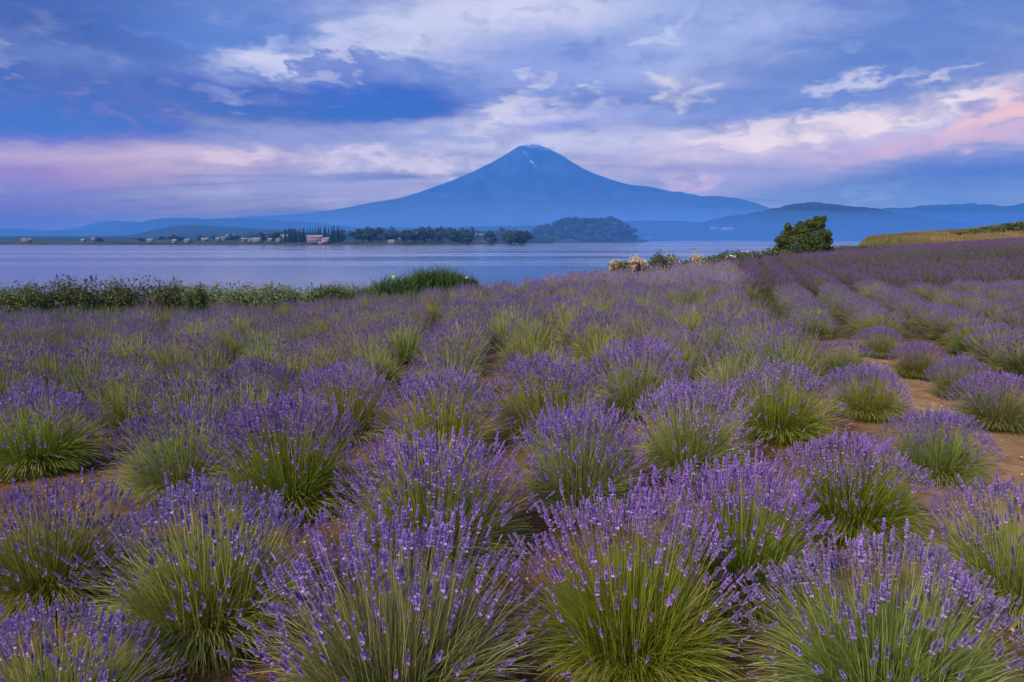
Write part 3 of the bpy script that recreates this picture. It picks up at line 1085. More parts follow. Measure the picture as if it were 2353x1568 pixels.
# ------------------------------------------------------------------ lavender
def stems_geo(base, tip, width, r, bend=.0, seg=3, wt=.5):
    """ribbons from base to tip; returns V,F and per ribbon frame. arrays (n,3)"""
    n = len(base)
    dirv = tip - base
    L = np.linalg.norm(dirv, axis=1)[:, None]
    up = np.array([0, 0, 1.0])
    side = np.cross(dirv, up) + r.normal(size=(n, 3)) * .35 * L
    side /= np.linalg.norm(side, axis=1)[:, None] + 1e-9
    V = []
    for i in range(seg + 1):
        t = i / seg
        p = base + dirv * t + up * (bend[:, None] if np.ndim(bend) else bend) * 4 * t * (1 - t)
        w = width[:, None] * (1 - (1 - wt) * t) * .5
        V.append(p - side * w); V.append(p + side * w)
    V = np.stack(V, 1).reshape(-1, 3)
    k = 2 * (seg + 1)
    f = []
    for i in range(seg):
        a = 2 * i
        f.append([a, a + 1, a + 3, a + 2])
    F = (np.arange(n)[:, None, None] * k + np.array(f)[None]).reshape(-1, 4)
    return V, F


def spike_template(r, lod):
    """flower spike along +Z, unit length 1, radius about .13; returns V,F(quads),K shade per face"""
    V, F, K = [], [], []
    whorls = {0: 6, 1: 3, 2: 1}[lod]
    pet = {0: 6, 1: 4, 2: 3}[lod]
    if lod == 2:
        for j in range(2):
            a = j * math.pi / 2 + .3
            dx_, dy_ = math.cos(a) * .15, math.sin(a) * .15
            b = len(V)
            V += [(0, 0, 0), (dx_, dy_, .45), (0, 0, 1), (-dx_, -dy_, .45)]
            F.append((b, b + 1, b + 2, b + 3)); K.append(1.0)
        return np.array(V, float), np.array(F), np.array(K)
    # core
    for j in range(2):
        a = j * math.pi / 2
        dx_, dy_ = math.cos(a) * .06, math.sin(a) * .06
        b = len(V)
        V += [(0, 0, 0), (dx_, dy_, .5), (0, 0, 1.02), (-dx_, -dy_, .5)]
        F.append((b, b + 1, b + 2, b + 3)); K.append(.55)
    for w in range(whorls):
        t = w / max(1, whorls - 1)
        z = (-.18 if (w == 0 and lod == 0) else .02 + .80 * t)
        rr_ = .155 * (1 - .62 * t) * (1.0 if w else .75)
        for j in range(pet):
            a = 2 * math.pi * (j + .5 * (w % 2)) / pet + r.normal() * .25
            ca, sa = math.cos(a), math.sin(a)
            hw = .055 * (1.25 - .4 * t)
            q = rr_ * (.85 + .3 * r.random())
            zz = z + r.normal() * .02
            b = len(V)
            V += [(ca * .03, sa * .03, zz), (ca * q * .7 - sa * hw, sa * q * .7 + ca * hw, zz + .06), (ca * q * 1.15, sa * q * 1.15, zz + .13), (ca * q * .7 + sa * hw, sa * q * .7 - ca * hw, zz + .06)]
            F.append((b, b + 1, b + 2, b + 3)); K.append(.72 + .36 * r.random())
    return np.array(V, float), np.array(F), np.array(K)


SPIKES = {l: [spike_template(rng, l) for _ in range(5)] for l in (0, 1, 2)}


def frames(d, r):
    d = d / np.linalg.norm(d, axis=1)[:, None]
    a = np.cross(d, r.normal(size=d.shape)); a /= np.linalg.norm(a, axis=1)[:, None]
    return a, np.cross(d, a), d


def place_spikes(pos, d, length, lod, r, tint):
    """returns V,F,K colours"""
    a, b, c = frames(d, r)
    Vs, Fs, Ks, o = [], [], [], 0
    which = r.integers(0, 5, len(pos))
    for k in range(5):
        m = which == k
        if not m.any(): continue
        tv, tf, tk = SPIKES[lod][k]
        fat = length[m][:, None, None] * (.9 + .35 * r.random(m.sum()))[:, None, None]
        V = pos[m][:, None, :] + (tv[None, :, 0:1] * a[m][:, None, :] + tv[None, :, 1:2] * b[m][:, None, :]) * fat + tv[None, :, 2:3] * c[m][:, None, :] * length[m][:, None, None]
        nv = len(tv)
        F = (np.arange(m.sum())[:, None, None] * nv + tf[None]) + o
        K = tint[m][:, None, :] * tk[None, :, None]
        core = (tk < .6)
        K[:, core] = K[:, core] * .35 + np.array([.10, .10, .10]) * .55
        Vs.append(V.reshape(-1, 3)); Fs.append(F.reshape(-1, 4)); Ks.append(K.reshape(-1, 3)); o += m.sum() * nv
    return np.concatenate(Vs), np.concatenate(Fs), np.concatenate(Ks)


P_HI, P_LO, P_GR = np.array([.52, .305, .94]), np.array([.30, .175, .60]), np.array([.30, .25, .42])


def bush_geo(r, R=.44, H=.58, lod=0, n_st=1700, n_lf=4600, bloom=1.0, hue=0.0, green=1.0, crown=1.1, rag=.075):
    """R tip radius, H tip height. bloom 0..1 share of stems in flower; hue 0 vivid .. 1 greyish"""
    def directions(n, tmax=1.42):
        th = tmax * r.random(n) ** .50
        ph = r.uniform(0, 2 * math.pi, n)
        return th, ph
    # flowering stems
    th, ph = directions(n_st)
    out = np.stack([np.sin(th) * np.cos(ph), np.sin(th) * np.sin(ph), np.cos(th)], 1)
    lump = 1 + .10 * np.sin(ph * 3 + r.random() * 6) * np.sin(th) + r.normal(size=n_st) * rag
    tip = out * np.array([R, R, H]) * lump[:, None]
    short = r.random(n_st) < .13
    tip[short] *= r.uniform(.55, .88, short.sum())[:, None]
    tip[:, 2] = np.maximum(tip[:, 2], .03 + .05 * r.random(n_st))
    br = .16 * R / .44
    bp = np.stack([np.cos(ph), np.sin(ph), 0 * ph], 1) * (br * np.sqrt(r.random(n_st)) * np.minimum(1, th + .3))[:, None] + r.normal(size=(n_st, 3)) * [.02, .02, 0]
    bp[:, 2] = .01
    bend = (.02 + .10 * np.sin(th) ** 2) * R
    p_fl = np.clip(1.15 - .80 * (th / crown) ** 2.6, .10, 1) * bloom * np.clip(.34 + .75 * (np.sin(ph) * np.sin(th) + .62), .16, 1)
    fl = r.random(n_st) < p_fl
    # stems that carry no flower stay shorter
    tip[~fl] *= r.uniform(.72, .93, (~fl).sum())[:, None]
    w = np.full(n_st, .0030 if lod == 0 else (.0046 if lod == 1 else .009)) * (.8 + .4 * r.random(n_st))
    seg = {0: 4, 1: 2, 2: 1}[lod]
    V1, F1 = stems_geo(bp, tip, w, r, bend, seg, .7)
    g0, g1, g2 = np.array([.18, .24, .030]), np.array([.34, .37, .055]), np.array([.34, .30, .13])
    k = r.random(n_st)[:, None]
    c = (g0 * (1 - k) + g1 * k)
    tw = (r.random(n_st) < .16)
    c[tw] = g2
    K1 = np.repeat(c * green, seg, axis=0)
    # upper part of the stem browner/purplish
    K1 = K1.reshape(n_st, seg, 3)
    if seg > 1:
        K1[:, -1] = K1[:, -1] * .70 + np.array([.22, .18, .13]) * .30
    K1 = K1.reshape(-1, 3)
    # leaves and leafy shoots
    th2, ph2 = directions(n_lf, 1.5)
    o2 = np.stack([np.sin(th2) * np.cos(ph2), np.sin(th2) * np.sin(ph2), np.cos(th2)], 1)
    f0 = r.uniform(.05, .40, n_lf); f1 = f0 + r.uniform(.28, .60, n_lf)
    E = np.array([R, R, H])
    a0 = o2 * E * f0[:, None] + np.array([0, 0, .01]); a1 = o2 * E * np.minimum(f1, .62 + .26 * np.abs(np.sin(r.uniform(0, 1.57, n_lf))))[:, None] + r.normal(size=(n_lf, 3)) * .018
    a0[:, 2] = np.maximum(a0[:, 2], .005); a1[:, 2] = np.maximum(a1[:, 2], .012)
    wl = np.full(n_lf, .0038 if lod == 0 else (.008 if lod == 1 else .018)) * (.7 + .6 * r.random(n_lf))
    sg = {0: 2, 1: 1, 2: 1}[lod]
    V2, F2 = stems_geo(a0, a1, wl, r, .012, sg, .2)
    k = r.random(n_lf)[:, None]
    c2 = (np.array([.13, .185, .026]) * (1 - k) + np.array([.29, .36, .05]) * k) * green
    dead = r.random(n_lf) < .05
    c2[dead] = np.array([.17, .13, .07])
    K2 = np.repeat(c2, sg, axis=0)
    V = np.concatenate([V1, V2]); F = np.concatenate([F1, F2 + len(V1)]); K = np.concatenate([K1, K2])
    # spikes
    tp, bs = tip[fl], bp[fl]
    d = tp - bs; d[:, 2] += .02
    length = r.uniform(.030, .058, len(tp)) * (.85 + .3 * (1 - th[fl] / 1.4))
    if lod == 1: length *= 1.25
    if lod == 2: length *= 1.5
    k = r.random(len(tp))[:, None]
    tint = P_LO * (1 - k) + P_HI * k
    gr = (r.random(len(tp)) < .22 + hue * .6)
    tint[gr] = tint[gr] * .45 + P_GR * .55
    tint = tint * (1 - .12 * hue)
    return (V, F, K), (tp, d, length, tint)


class BushKind:
    pass


def build_kind(lod, singles=0, **kw):
    r = rng
    (V, F, K), (tp, d, ln, tint) = bush_geo(r, lod=lod, **kw)
    b = BushKind()
    b.R = kw.get('R', .44)
    b.foliage = mesh_from('foliage', V, F, [M_STEM], K)
    b.single = []
    if singles:
        # the spikes that stand proud on the upper side
        score = tp[:, 2] + .25 * r.random(len(tp))
        pick = np.argsort(-score)[:singles]
        keep = np.ones(len(tp), bool); keep[pick] = False
        a, bb, c = frames(d[pick], r)
        for i, q in enumerate(pick):
            M = np.eye(4); s = ln[q] * 1.05
            M[:3, 0] = a[i] * s; M[:3, 1] = bb[i] * s; M[:3, 2] = c[i] * s; M[:3, 3] = tp[q]
            b.single.append(Matrix(M.tolist()))
    else:
        keep = np.ones(len(tp), bool)
    V, F, K = place_spikes(tp[keep], d[keep], ln[keep], lod, r, tint[keep])
    b.flowers = mesh_from('flower_mass', V, F, [M_FLOWER], K)
    return b


SPK_ME = []
for i in range(6):
    v, f, k = SPIKES[0][i % 5]
    tint = P_LO + (P_HI - P_LO) * (.35 + .65 * i / 5)
    K = tint[None] * k[:, None]
    K[k < .6] = K[k < .6] * .4 + .05
    SPK_ME.append(mesh_from('flower_spike', v * [1.1, 1.1, 1], f, [M_FLOWER], K))

KN = dict(
    tall=[build_kind(0, 70, n_st=1900, bloom=.92, R=.50, H=.58, n_lf=5600, green=1.08, crown=1.02) for _ in range(2)],
    full=[build_kind(0, 50, n_st=2400, bloom=.95, R=.50, H=.54, n_lf=6400, crown=.98, green=1.02) for _ in range(3)],
    dull=[build_kind(0, 40, n_st=2300, bloom=.74, R=.50, H=.50, hue=.8, green=.98, n_lf=6400, crown=1.0, rag=.055) for _ in range(3)],
    dome=[build_kind(0, 30, n_st=2700, bloom=.85, R=.50, H=.46, hue=.55, green=.92, n_lf=6800, crown=1.0, rag=.038) for _ in range(2)],
)
MK = dict(
    full=[build_kind(1, n_st=1150, n_lf=1700, bloom=1.15, R=.50, H=.58, hue=.1, crown=.92, green=1.15) for _ in range(4)],
    dull=[build_kind(1, n_st=1100, n_lf=1900, bloom=.75, R=.50, H=.54, hue=.75, crown=.88, green=.98, rag=.05) for _ in range(4)],
    green=[build_kind(1, n_st=600, n_lf=2200, bloom=.13, R=.48, H=.52, hue=.5, green=1.0) for _ in range(3)],
    dome=[build_kind(1, n_st=1300, n_lf=2100, bloom=.98, R=.50, H=.48, hue=.6, crown=.95, green=.85, rag=.035) for _ in range(4)],
)


def put_bush(kind, x, y, R, rot, label, group, tilt=0.0, hs=1.0):
    root = obj('lavender_bush', None, None, (x, y, float(ground_z(x, y)) - .01), rot)
    root.empty_display_size = .2
    s = R / kind.R
    root.scale = (s, s, (.35 + .65 * s) * hs)
    tag(root, label, 'lavender bush', group)
    obj('foliage', kind.foliage, root)
    f = obj('flower_mass', kind.flowers, root)
    f['kind'] = 'stuff'
    for i, M in enumerate(kind.single):
        o = obj('flower_spike', SPK_ME[(i * 5) % 6], root)
        o.matrix_local = M
    return root


# foreground bushes: (px, base py, width px, kind, label, height factor)
MAN = [
    (915, 1655, 640, 'tall', 0, 'open lavender bush of bright violet spikes cut by the bottom edge, left of centre', 1.0),
    (1450, 1545, 520, 'tall', 1, 'tall lavender bush with bright green stems and vivid spikes, bottom right of centre', 1.05),
    (485, 1465, 520, 'dull', 0, 'large round lavender bush with greyish flowers beside the bare soil at bottom left', 1.05),
    (120, 1378, 400, 'dull', 1, 'dark green lavender bush at the left edge, its foot on brown soil', 1.0),
    (130, 1740, 480, 'dull', 0, 'lavender bush with blue violet spikes in the bottom left corner', .95),
    (2040, 1650, 640, 'dull', 1, 'wide grey green lavender bush in the bottom right corner', .95),
    (2345, 1400, 420, 'dull', 0, 'lavender bush with dark bluish spikes at the right edge by the path', 1.0),
    (1690, 1370, 430, 'full', 0, 'lavender bush with a violet top right behind the tallest green bush', 1.0),
    (1955, 1225, 400, 'dome', 1, 'big dome of lavender left of the bare path, a stone at its foot', 1.05),
    (995, 1310, 450, 'full', 0, 'wide lavender bush in the middle directly behind the bottom centre bush', 1.0),
    (1330, 1175, 300, 'full', 1, 'lavender bush with a dense violet crest just right of the centre line', 1.1),
    (665, 1175, 350, 'full', 0, 'lavender bush with bright green front and violet top, left of centre', 1.1),
    (420, 1135, 300, 'dull', 1, 'round lavender bush behind the large greyish one on the left', 1.05),
    (1580, 1090, 270, 'full', 1, 'compact violet lavender bush between the dome and the centre row', 1.1),
    (2150, 1105, 270, 'dome', 1, 'rounded lavender bush on the left bank of the bare path', 1.05),
    (90, 1080, 300, 'dull', 0, 'lavender bush with deep green front near the left edge', 1.0),
    (785, 1015, 245, 'full', 0, 'lavender bush with purple cap and dark green skirt left of the centre row', 1.05),
    (1015, 1060, 280, 'full', 1, 'lavender bush with pale straw stems in the centre row', 1.05),
    (1790, 1010, 250, 'dull', 1, 'lavender bush with thick green stems behind the big dome', 1.1),
    (1250, 1005, 260, 'full', 0, 'violet lavender bush in the row just right of centre', 1.05),
    (1465, 955, 230, 'full', 1, 'lavender bush with a dark green hollow front, right of centre', 1.1),
    (1985, 960, 210, 'dome', 0, 'round green and violet lavender bush beside the start of the path', 1.05),
    (590, 965, 205, 'dull', 0, 'soft green lavender bush with thin flowers left of the purple capped one', 1.05),
    (2290, 985, 220, 'dome', 1, 'green lavender bush on the right bank of the path, near the right edge', 1.05),
    (2205, 915, 150, 'dome', 0, 'lavender bush on the right bank, second from the right edge', 1.05),
    (2110, 868, 140, 'dome', 1, 'lavender bush on the right bank, third from the right edge', 1.0),
    (2020, 820, 120, 'dome', 0, 'small lavender bush on the right bank where the path narrows', 1.0),
]
placed = []      # x, y, R
for i, (px, by, wpx, kd, ki, lab, hs) in enumerate(MAN):
    h = hit(px, by)
    x, y = h[0], h[1]
    dist = math.sqrt(x * x + y * y + CAM_Z ** 2)
    # the photo's base line is the front foot of the bush
    R = wpx / 2 / FPX * (y * math.cos(PITCH) + (CAM_Z - .3) * math.sin(PITCH))
    y2 = y + R * .12
    x2 = x * y2 / y
    put_bush(KN[kd][ki], x2, y2, R * (1.04 if kd == 'dome' else 1.20), rng.uniform(-.4, .4), lab, None, hs=hs)
    placed.append((x2, y2, R))

# rows beyond
cand = []
def row_dir(x0):
    return math.tan(math.radians(np.interp(x0, [-30, 1.2, 4.2, 60], [-3, -3, 19, 19])))


SEAM = np.array([hit(*p)[:2] for p in [(2200, 1500), (1960, 1120), (1860, 960), (1790, 830), (1740, 720), (1700, 650), (1675, 622)]])
SEAM = SEAM[np.argsort(SEAM[:, 1])]


def seam_x(y):
    x = np.interp(y, SEAM[:, 1], SEAM[:, 0])
    return x + max(0, y - SEAM[-1, 1]) * SEAM[-1, 0] / SEAM[-1, 1]


aL, aR = math.radians(-3), math.radians(19)
x0 = -26.0
while x0 < 24:
    y = -1.0 + rng.uniform(0, .8)
    while y < 60:
        x = x0 + math.tan(aL) * y + rng.normal() * .11
        y += .98 * rng.uniform(.80, 1.22)
        s = x / max(y, 2)
        if y < 3 or y > field_end(s) - .3 or abs(s) > .92 or x > seam_x(y): continue
        cand.append((x, y, True))
    x0 += .95
x0 = -20.0
while x0 < 75:
    y = -1.0 + rng.uniform(0, .8)
    while y < 100:
        x = x0 + math.tan(aR) * y + rng.normal() * .04
        y += .66 * rng.uniform(.92, 1.1)
        s = x / max(y, 2)
        if y < 3 or y > field_end(s) - .3 or abs(s) > .92 or x < seam_x(y) + (.45 if y < 8 else .15): continue
        cand.append((x, y, False))
    x0 += 1.02
PL = [(p[0], p[1], p[2]) for p in placed]
final = []
C = np.array([(c[0], c[1]) for c in cand])
dp = dist_path(C[:, 0], C[:, 1])
for i, (x, y, left) in enumerate(cand):
    if dp[i] < (1.0 if y < 7.5 else .70) or math.hypot(x, y) < 3.6: continue
    if y < 7 and abs(x) / y > .74: continue
    if any((x - a) ** 2 + (y - b) ** 2 < (R + .20) ** 2 for a, b, R in PL): continue
    final.append((x, y, left))
final.sort(key=lambda c: c[0] ** 2 + c[1] ** 2)
inview = [c for c in final if abs(c[0]) / c[1] < .80]
print('candidates', len(final), 'in view', len(inview))
NIND = 270
labels_mid = {
    ('L', 'full'): ('purple lavender bush in the slanting rows on the left side', 'purple bushes of the left rows'),
    ('L', 'dull'): ('greyish lavender bush in the slanting rows on the left side', 'greyish bushes of the left rows'),
    ('L', 'green'): ('mostly green lavender bush with few flowers in the left rows', 'green bushes of the left rows'),
    ('C', 'full'): ('violet lavender bush in full bloom in the middle rows', 'violet bushes of the middle rows'),
    ('C', 'dull'): ('faded lavender bush with dull flowers in the middle rows', 'faded bushes of the middle rows'),
    ('C', 'green'): ('bright green lavender bush almost without flowers in the middle rows', 'green bushes of the middle rows'),
    ('R', 'dome'): ('purple lavender bush in the rows right of the bare path', 'purple bushes right of the path'),
    ('R', 'dull'): ('dusky lavender bush in the rows right of the bare path', 'dusky bushes right of the path'),
    ('R', 'green'): ('green lavender bush with few flowers right of the bare path', 'green bushes right of the path'),
}
for i, (x, y, left) in enumerate(inview[:NIND]):
    px = CX + FPX * x / y
    zone = 'L' if px < 700 else ('C' if (left or px < 1700) else 'R')
    gr = fbm(x * .45 + 40, y * .45, 3)
    u = rng.random()
    kd = 'green' if (gr > .30 and zone != 'R' and u < .75) or u > .92 else ('dull' if (zone == 'L' and u < .6) or u < .22 else 'full')
    if zone == 'R' and kd == 'full': kd = 'dome'
    lab, grp = labels_mid[(zone, kd)]
    depth = 0 if y < 6.5 else (1 if y < 10.5 else 2)
    if zone == 'L' and px < 330: lab = lab.replace('in the slanting rows on the left side', 'in the leftmost slanting rows').replace('in the left rows', 'in the leftmost rows'); grp += ', leftmost'
    lab += (', near the front', ', halfway up', ', far up the field')[depth]
    grp += (', near', ', halfway', ', far')[depth]
    R = rng.uniform(.43, .55) if left else rng.uniform(.44, .50)
    src = MK[kd]
    put_bush(src[i % len(src)], x, y, R, rng.uniform(-.6, .6), lab, grp, hs=rng.uniform(.9, 1.15) if left else rng.uniform(.85, .98))

# everything beyond the nearest 300: one mass
LB = []
for (cfg, n) in ((dict(lod=2, n_st=420, n_lf=300), 3), (dict(lod=2, n_st=200, n_lf=70), 3)):
    L = []
    for q in range(n):
        (V, F, K), (tp, d, ln, tint) = bush_geo(rng, R=.46, H=.56, bloom=.80, hue=.5, crown=1.2, **cfg)
        big = cfg['n_st'] < 200
        V2, F2, K2 = place_spikes(tp, d, ln * (1.25 if big else .85), 2, rng, tint)
        L.append((V, F, K, V2, F2, K2))
    LB.append(L)
rest = inview[NIND:] + [c for c in final if abs(c[0]) / c[1] >= .80]
VV, FF, KK, MM, off = [], [], [], [], 0
for i, (x, y, left) in enumerate(rest):
    dist = math.hypot(x, y)
    V, F, K, V2, F2, K2 = LB[0 if dist < 30 else 1][rng.integers(0, 3)]
    a = rng.uniform(-.8, .8); s = (rng.uniform(.95, 1.15) if left else rng.uniform(.92, 1.02)) * (1 if dist < 30 else 1.05)
    Rm = np.array([[math.cos(a), -math.sin(a), 0], [math.sin(a), math.cos(a), 0], [0, 0, 1]]).T * s
    p = np.array([x, y, float(ground_z(x, y))])
    few = fbm(x * .3 + 40, y * .3, 3) > .30 and left
    g = rng.uniform(.85, 1.15)
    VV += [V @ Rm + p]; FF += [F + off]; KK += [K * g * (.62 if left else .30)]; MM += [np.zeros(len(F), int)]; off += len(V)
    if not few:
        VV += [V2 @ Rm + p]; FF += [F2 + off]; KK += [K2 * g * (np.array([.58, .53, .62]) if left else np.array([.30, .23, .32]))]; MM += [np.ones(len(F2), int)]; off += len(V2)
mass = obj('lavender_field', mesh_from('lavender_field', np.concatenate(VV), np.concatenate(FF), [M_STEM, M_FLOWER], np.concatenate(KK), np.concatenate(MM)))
tag(mass, 'distant purple lavender rows running up the slope on the right', 'lavender', kind='stuff')
print('mass faces', len(mass.data.polygons), 'bushes', len(rest))

# ------------------------------------------------------------------ bank plants
GRN = (np.array([.06, .10, .022]), np.array([.15, .20, .05]))
DGR = (np.array([.045, .070, .022]), np.array([.13, .155, .055]))
PGR = (np.array([.10, .14, .05]), np.array([.22, .26, .10]))


def shrub(px, dist, wpx, top_py, cols, label, group=None, name='shrub', leaf=.030, n=20, per=420, heads=0, headcol=(.10, .07, .12), cat='shrub', depth=.8):
    d = pix_dir(px, 560); x, y = d[0] / d[1] * dist, dist
    z0 = float(ground_z(x, y)); H = alt(top_py, dist, px) - z0
    H = max(H, .35); R = wpx / 2 / FPX * dist
    root = obj(name, None, None, (x, y, z0 - .03)); root.empty_display_size = .3
    bl = []
    for _ in range(n):
        u, v = rng.uniform(-1, 1), rng.uniform(-1, 1)
        hh = H * (.78 + .24 * rng.random()) * (1 - .22 * u * u)
        bl.append((u * R * .8, v * R * .5 * depth, hh * .55, R * .35, R * .3, hh * .45))
    V, F, K = leaf_cloud(bl, per, leaf, cols, rng, .8, .3)
    V[:, 2] = np.maximum(V[:, 2] * H / np.quantile(V[:, 2], .985), -.05)
    obj('foliage', mesh_from('foliage', V, F, [M_LEAF], K), root)
    if heads:
        for q in range(heads):
            a = rng.uniform(-1, 1) * R * .85; h = H * rng.uniform(.98, 1.16)
            v1, f1 = ring_tube([(a, 0, H * .4), (a + rng.normal() * .03, 0, h)], [.006, .004], 3)
            sv, sf, sk = leaf_cloud([(a, 0, h, .035, .035, .09)], 26, .022, (np.array(headcol), np.array(headcol) * 1.6), rng, 1, 0)
            v2 = np.concatenate([v1, sv]); f2 = np.concatenate([f1, sf + len(v1)])
            k2 = np.concatenate([np.tile([.06, .08, .03], (len(f1), 1)), sk])
            obj('seed_head', mesh_from('seed_head', v2, f2, [M_LEAF], k2), root)
    tag(root, label, cat, group)
    return root


shrub(30, 18.6, 180, 658, GRN, 'bright green low shrub at the left end of the lake bank')
shrub(120, 19.2, 170, 648, DGR, 'dark green shrub with tall seed heads, leftmost of the tall bank shrubs', heads=5)
shrub(215, 19.4, 190, 648, DGR, 'dark green shrub with dark flower heads on the bank, second from the left', heads=6)
shrub(320, 19.4, 190, 652, DGR, 'dark shrub with purple brown heads in the middle of the left bank', heads=7)
shrub(400, 19.8, 130, 658, GRN, 'small green shrub at the right end of the dark bank shrubs', heads=3)
shrub(470, 19.8, 180, 657, PGR, 'pale green feathery shrub on the bank left of the gap to the lake', heads=2, headcol=(.2, .2, .1))
shrub(450, 18.6, 60, 662, GRN, 'small bright green leafy plant in front of the pale bank shrubs', n=6)
shrub(580, 19.8, 170, 657, PGR, 'pale green feathery shrub on the bank, in the middle', heads=4, headcol=(.2, .2, .1))
shrub(665, 20.2, 140, 662, PGR, 'thin pale shrub at the gap where the lake shows through', heads=4, headcol=(.2, .2, .1))
shrub(760, 20.2, 130, 658, GRN, 'low green shrub right of the gap in the bank', heads=2)
shrub(1640, 44, 170, 592, DGR, 'dark green shrub beneath and left of the larger cream bush', leaf=.07)
shrub(1525, 41, 110, 590, DGR, 'dark green shrub between the two cream bushes', leaf=.07)
shrub(1690, 47, 150, 583, DGR, 'dark green shrub right of the larger cream bush', leaf=.08)
shrub(1760, 50, 150, 577, DGR, 'low green thicket at the left foot of the round tree', leaf=.08)
shrub(1930, 62, 160, 568, DGR, 'low dark green shrub right of the round tree', leaf=.09)
shrub(2000, 66, 110, 566, DGR, 'low green shrub at the foot of the straw coloured slope', leaf=.09)
shrub(1650, 45.5, 60, 604, GRN, 'yellow green leafy plant at the foot of the cream bush', leaf=.06, n=6)
shrub(1740, 48, 70, 596, PGR, 'pale feathery plant beside the white flowers near the round tree', leaf=.07, n=6)
hx_, k = [2225, 2260, 2300, 2335, 2380, 2430], 0
for px, ty, nm in zip(hx_, (533, 527, 520, 511, 505, 503), ('leftmost and lowest', 'second from the left', 'third from the left', 'fourth from the left', 'tall one at the right edge', 'one past the right edge')):
    shrub(px, 100 + 2.5 * k, 80, ty, DGR, 'dark hedge shrub on the crest of the grass slope, ' + nm, leaf=.22, n=12, per=130)
    k += 1

# reeds: blade clumps
def blades(name, px, dist, wpx, top_py, n, cols, label, cat='reeds', w=.02, group=None, lean=.25, kind='stuff', head=False):
    d = pix_dir(px, 560); x, y = d[0] / d[1] * dist, dist
    z0 = float(ground_z(x, y)); H = max(alt(top_py, dist, px) - z0, .3); R = wpx / 2 / FPX * dist
    u = rng.uniform(-1, 1, n); v = rng.uniform(-.6, .6, n)
    b = np.stack([u * R, v * R * .6, np.zeros(n)], 1)
    hh = H * (1 - .55 * np.abs(u) ** 2.2) * rng.uniform(.55, 1.0, n)
    mid = b + np.stack([rng.normal(size=n) * .06 * H, rng.normal(size=n) * .06 * H, hh * .72], 1)
    an = rng.uniform(0, 6.28, n)
    t = mid + np.stack([np.cos(an) * hh * lean, np.sin(an) * hh * lean, hh * rng.uniform(.05, .34, n)], 1)
    V1, F1 = stems_geo(b, mid, np.full(n, w), rng, 0, 1, .9)
    V2, F2 = stems_geo(mid, t, np.full(n, w * .9), rng, .02, 2, .1)
    k = rng.random(n)[:, None]
    c = cols[0] * (1 - k) + cols[1] * k
    V = np.concatenate([V1, V2]); F = np.concatenate([F1, F2 + len(V1)]); K = np.concatenate([c, np.repeat(c, 2, axis=0)])
    o = obj(name, mesh_from(name, V, F, [M_LEAF], K), None, (x, y, z0 - .03))
    tag(o, label, cat, group)
    if kind: o['kind'] = kind
    return o


REED = (np.array([.035, .085, .018]), np.array([.085, .17, .035]))
blades('reeds', 1000, 22.3, 210, 601, 2600, REED, 'tall dark green reed clump standing against the lake', w=.028)
blades('reeds', 905, 21.5, 150, 618, 1100, REED, 'lower reeds sloping down left of the tall reed clump', w=.024)
blades('reeds', 810, 21, 160, 634, 900, PGR, 'pale green reeds on the bank right of the gap', w=.02)
blades('reeds', 1075, 22.4, 60, 616, 350, REED, 'short reeds at the right end of the tall reed clump', w=.022)
blades('reeds', 640, 20.6, 150, 642, 420, PGR, 'thin pale reeds rising before the lake left of the gap', w=.014)
blades('grass', 1380, 31, 200, 612, 800, PGR, 'pale green grass edge along the field top right of centre', 'grass', w=.03)
for px, dd_, top_, wd in ((1760, 52, 586, 200), (1850, 55, 584, 160), (1700, 47, 590, 170), (1930, 60, 575, 150)):
    pass

# cream flowering bushes
def cream(px, dist, wpx, top_py, label):
    d = pix_dir(px, 560); x, y = d[0] / d[1] * dist, dist
    z0 = float(ground_z(x, y)); H = alt(top_py, dist, px) - z0; R = wpx / 2 / FPX * dist
    root = obj('flowering_bush', None, None, (x, y, z0)); root.empty_display_size = .3
    tag(root, label, 'flowering bush')
    bl = [(rng.uniform(-.7, .7) * R, rng.uniform(-.4, .4) * R, H * .38, R * .4, R * .35, H * .34) for _ in range(12)]
    V, F, K = leaf_cloud(bl, 110, .06, (np.array([.10, .12, .02]), np.array([.24, .23, .04])), rng, .9, .3)
    obj('foliage', mesh_from('foliage', V, F, [M_LEAF], K), root)
    n = 1100
    lob = [(rng.uniform(-.72, .72), rng.uniform(-.3, .3), rng.uniform(.55, 1.0)) for _ in range(9)]
    li = rng.integers(0, 9, n)
    cx_ = np.array([lob[i][0] for i in li]) * R; cy_ = np.array([lob[i][1] for i in li]) * R; ch_ = np.array([lob[i][2] * (1 - .45 * lob[i][0] ** 2) for i in li]) * H
    th = np.abs(rng.normal(size=n)) * .55; ph = rng.uniform(0, 6.28, n)
    ln_ = rng.uniform(.35, 1.0, n) ** .6
    tipv = np.stack([cx_ + np.sin(th) * np.cos(ph) * R * .55 * ln_, cy_ + np.sin(th) * np.sin(ph) * R * .5 * ln_, np.cos(th) * ch_ * ln_ * rng.uniform(.85, 1.08, n)], 1)
    bs = np.stack([cx_ * .9, cy_ * .9, ch_ * .2], 1)
    V1, F1 = stems_geo(bs, tipv, np.full(n, .018), rng, 0, 1, .6)
    K1 = np.tile([.24, .20, .09], (len(F1), 1))
    sv, sf, sk = leaf_cloud([(t[0], t[1], t[2], .05, .05, .10) for t in tipv], 7, .035, (np.array([.50, .36, .20]), np.array([.80, .66, .46])), rng, 1, 0)
    V2 = np.concatenate([V1, sv]); F2 = np.concatenate([F1, sf + len(V1)])
    q = obj('blossom', mesh_from('blossom', V2, F2, [M_CREAM], np.concatenate([K1, sk])), root)
    q['kind'] = 'stuff'


cream(1445, 33, 98, 579, 'smaller cream flowering bush at the field edge, left of the other')
cream(1580, 42.5, 128, 572, 'larger cream and yellow flowering bush in front of the lake')

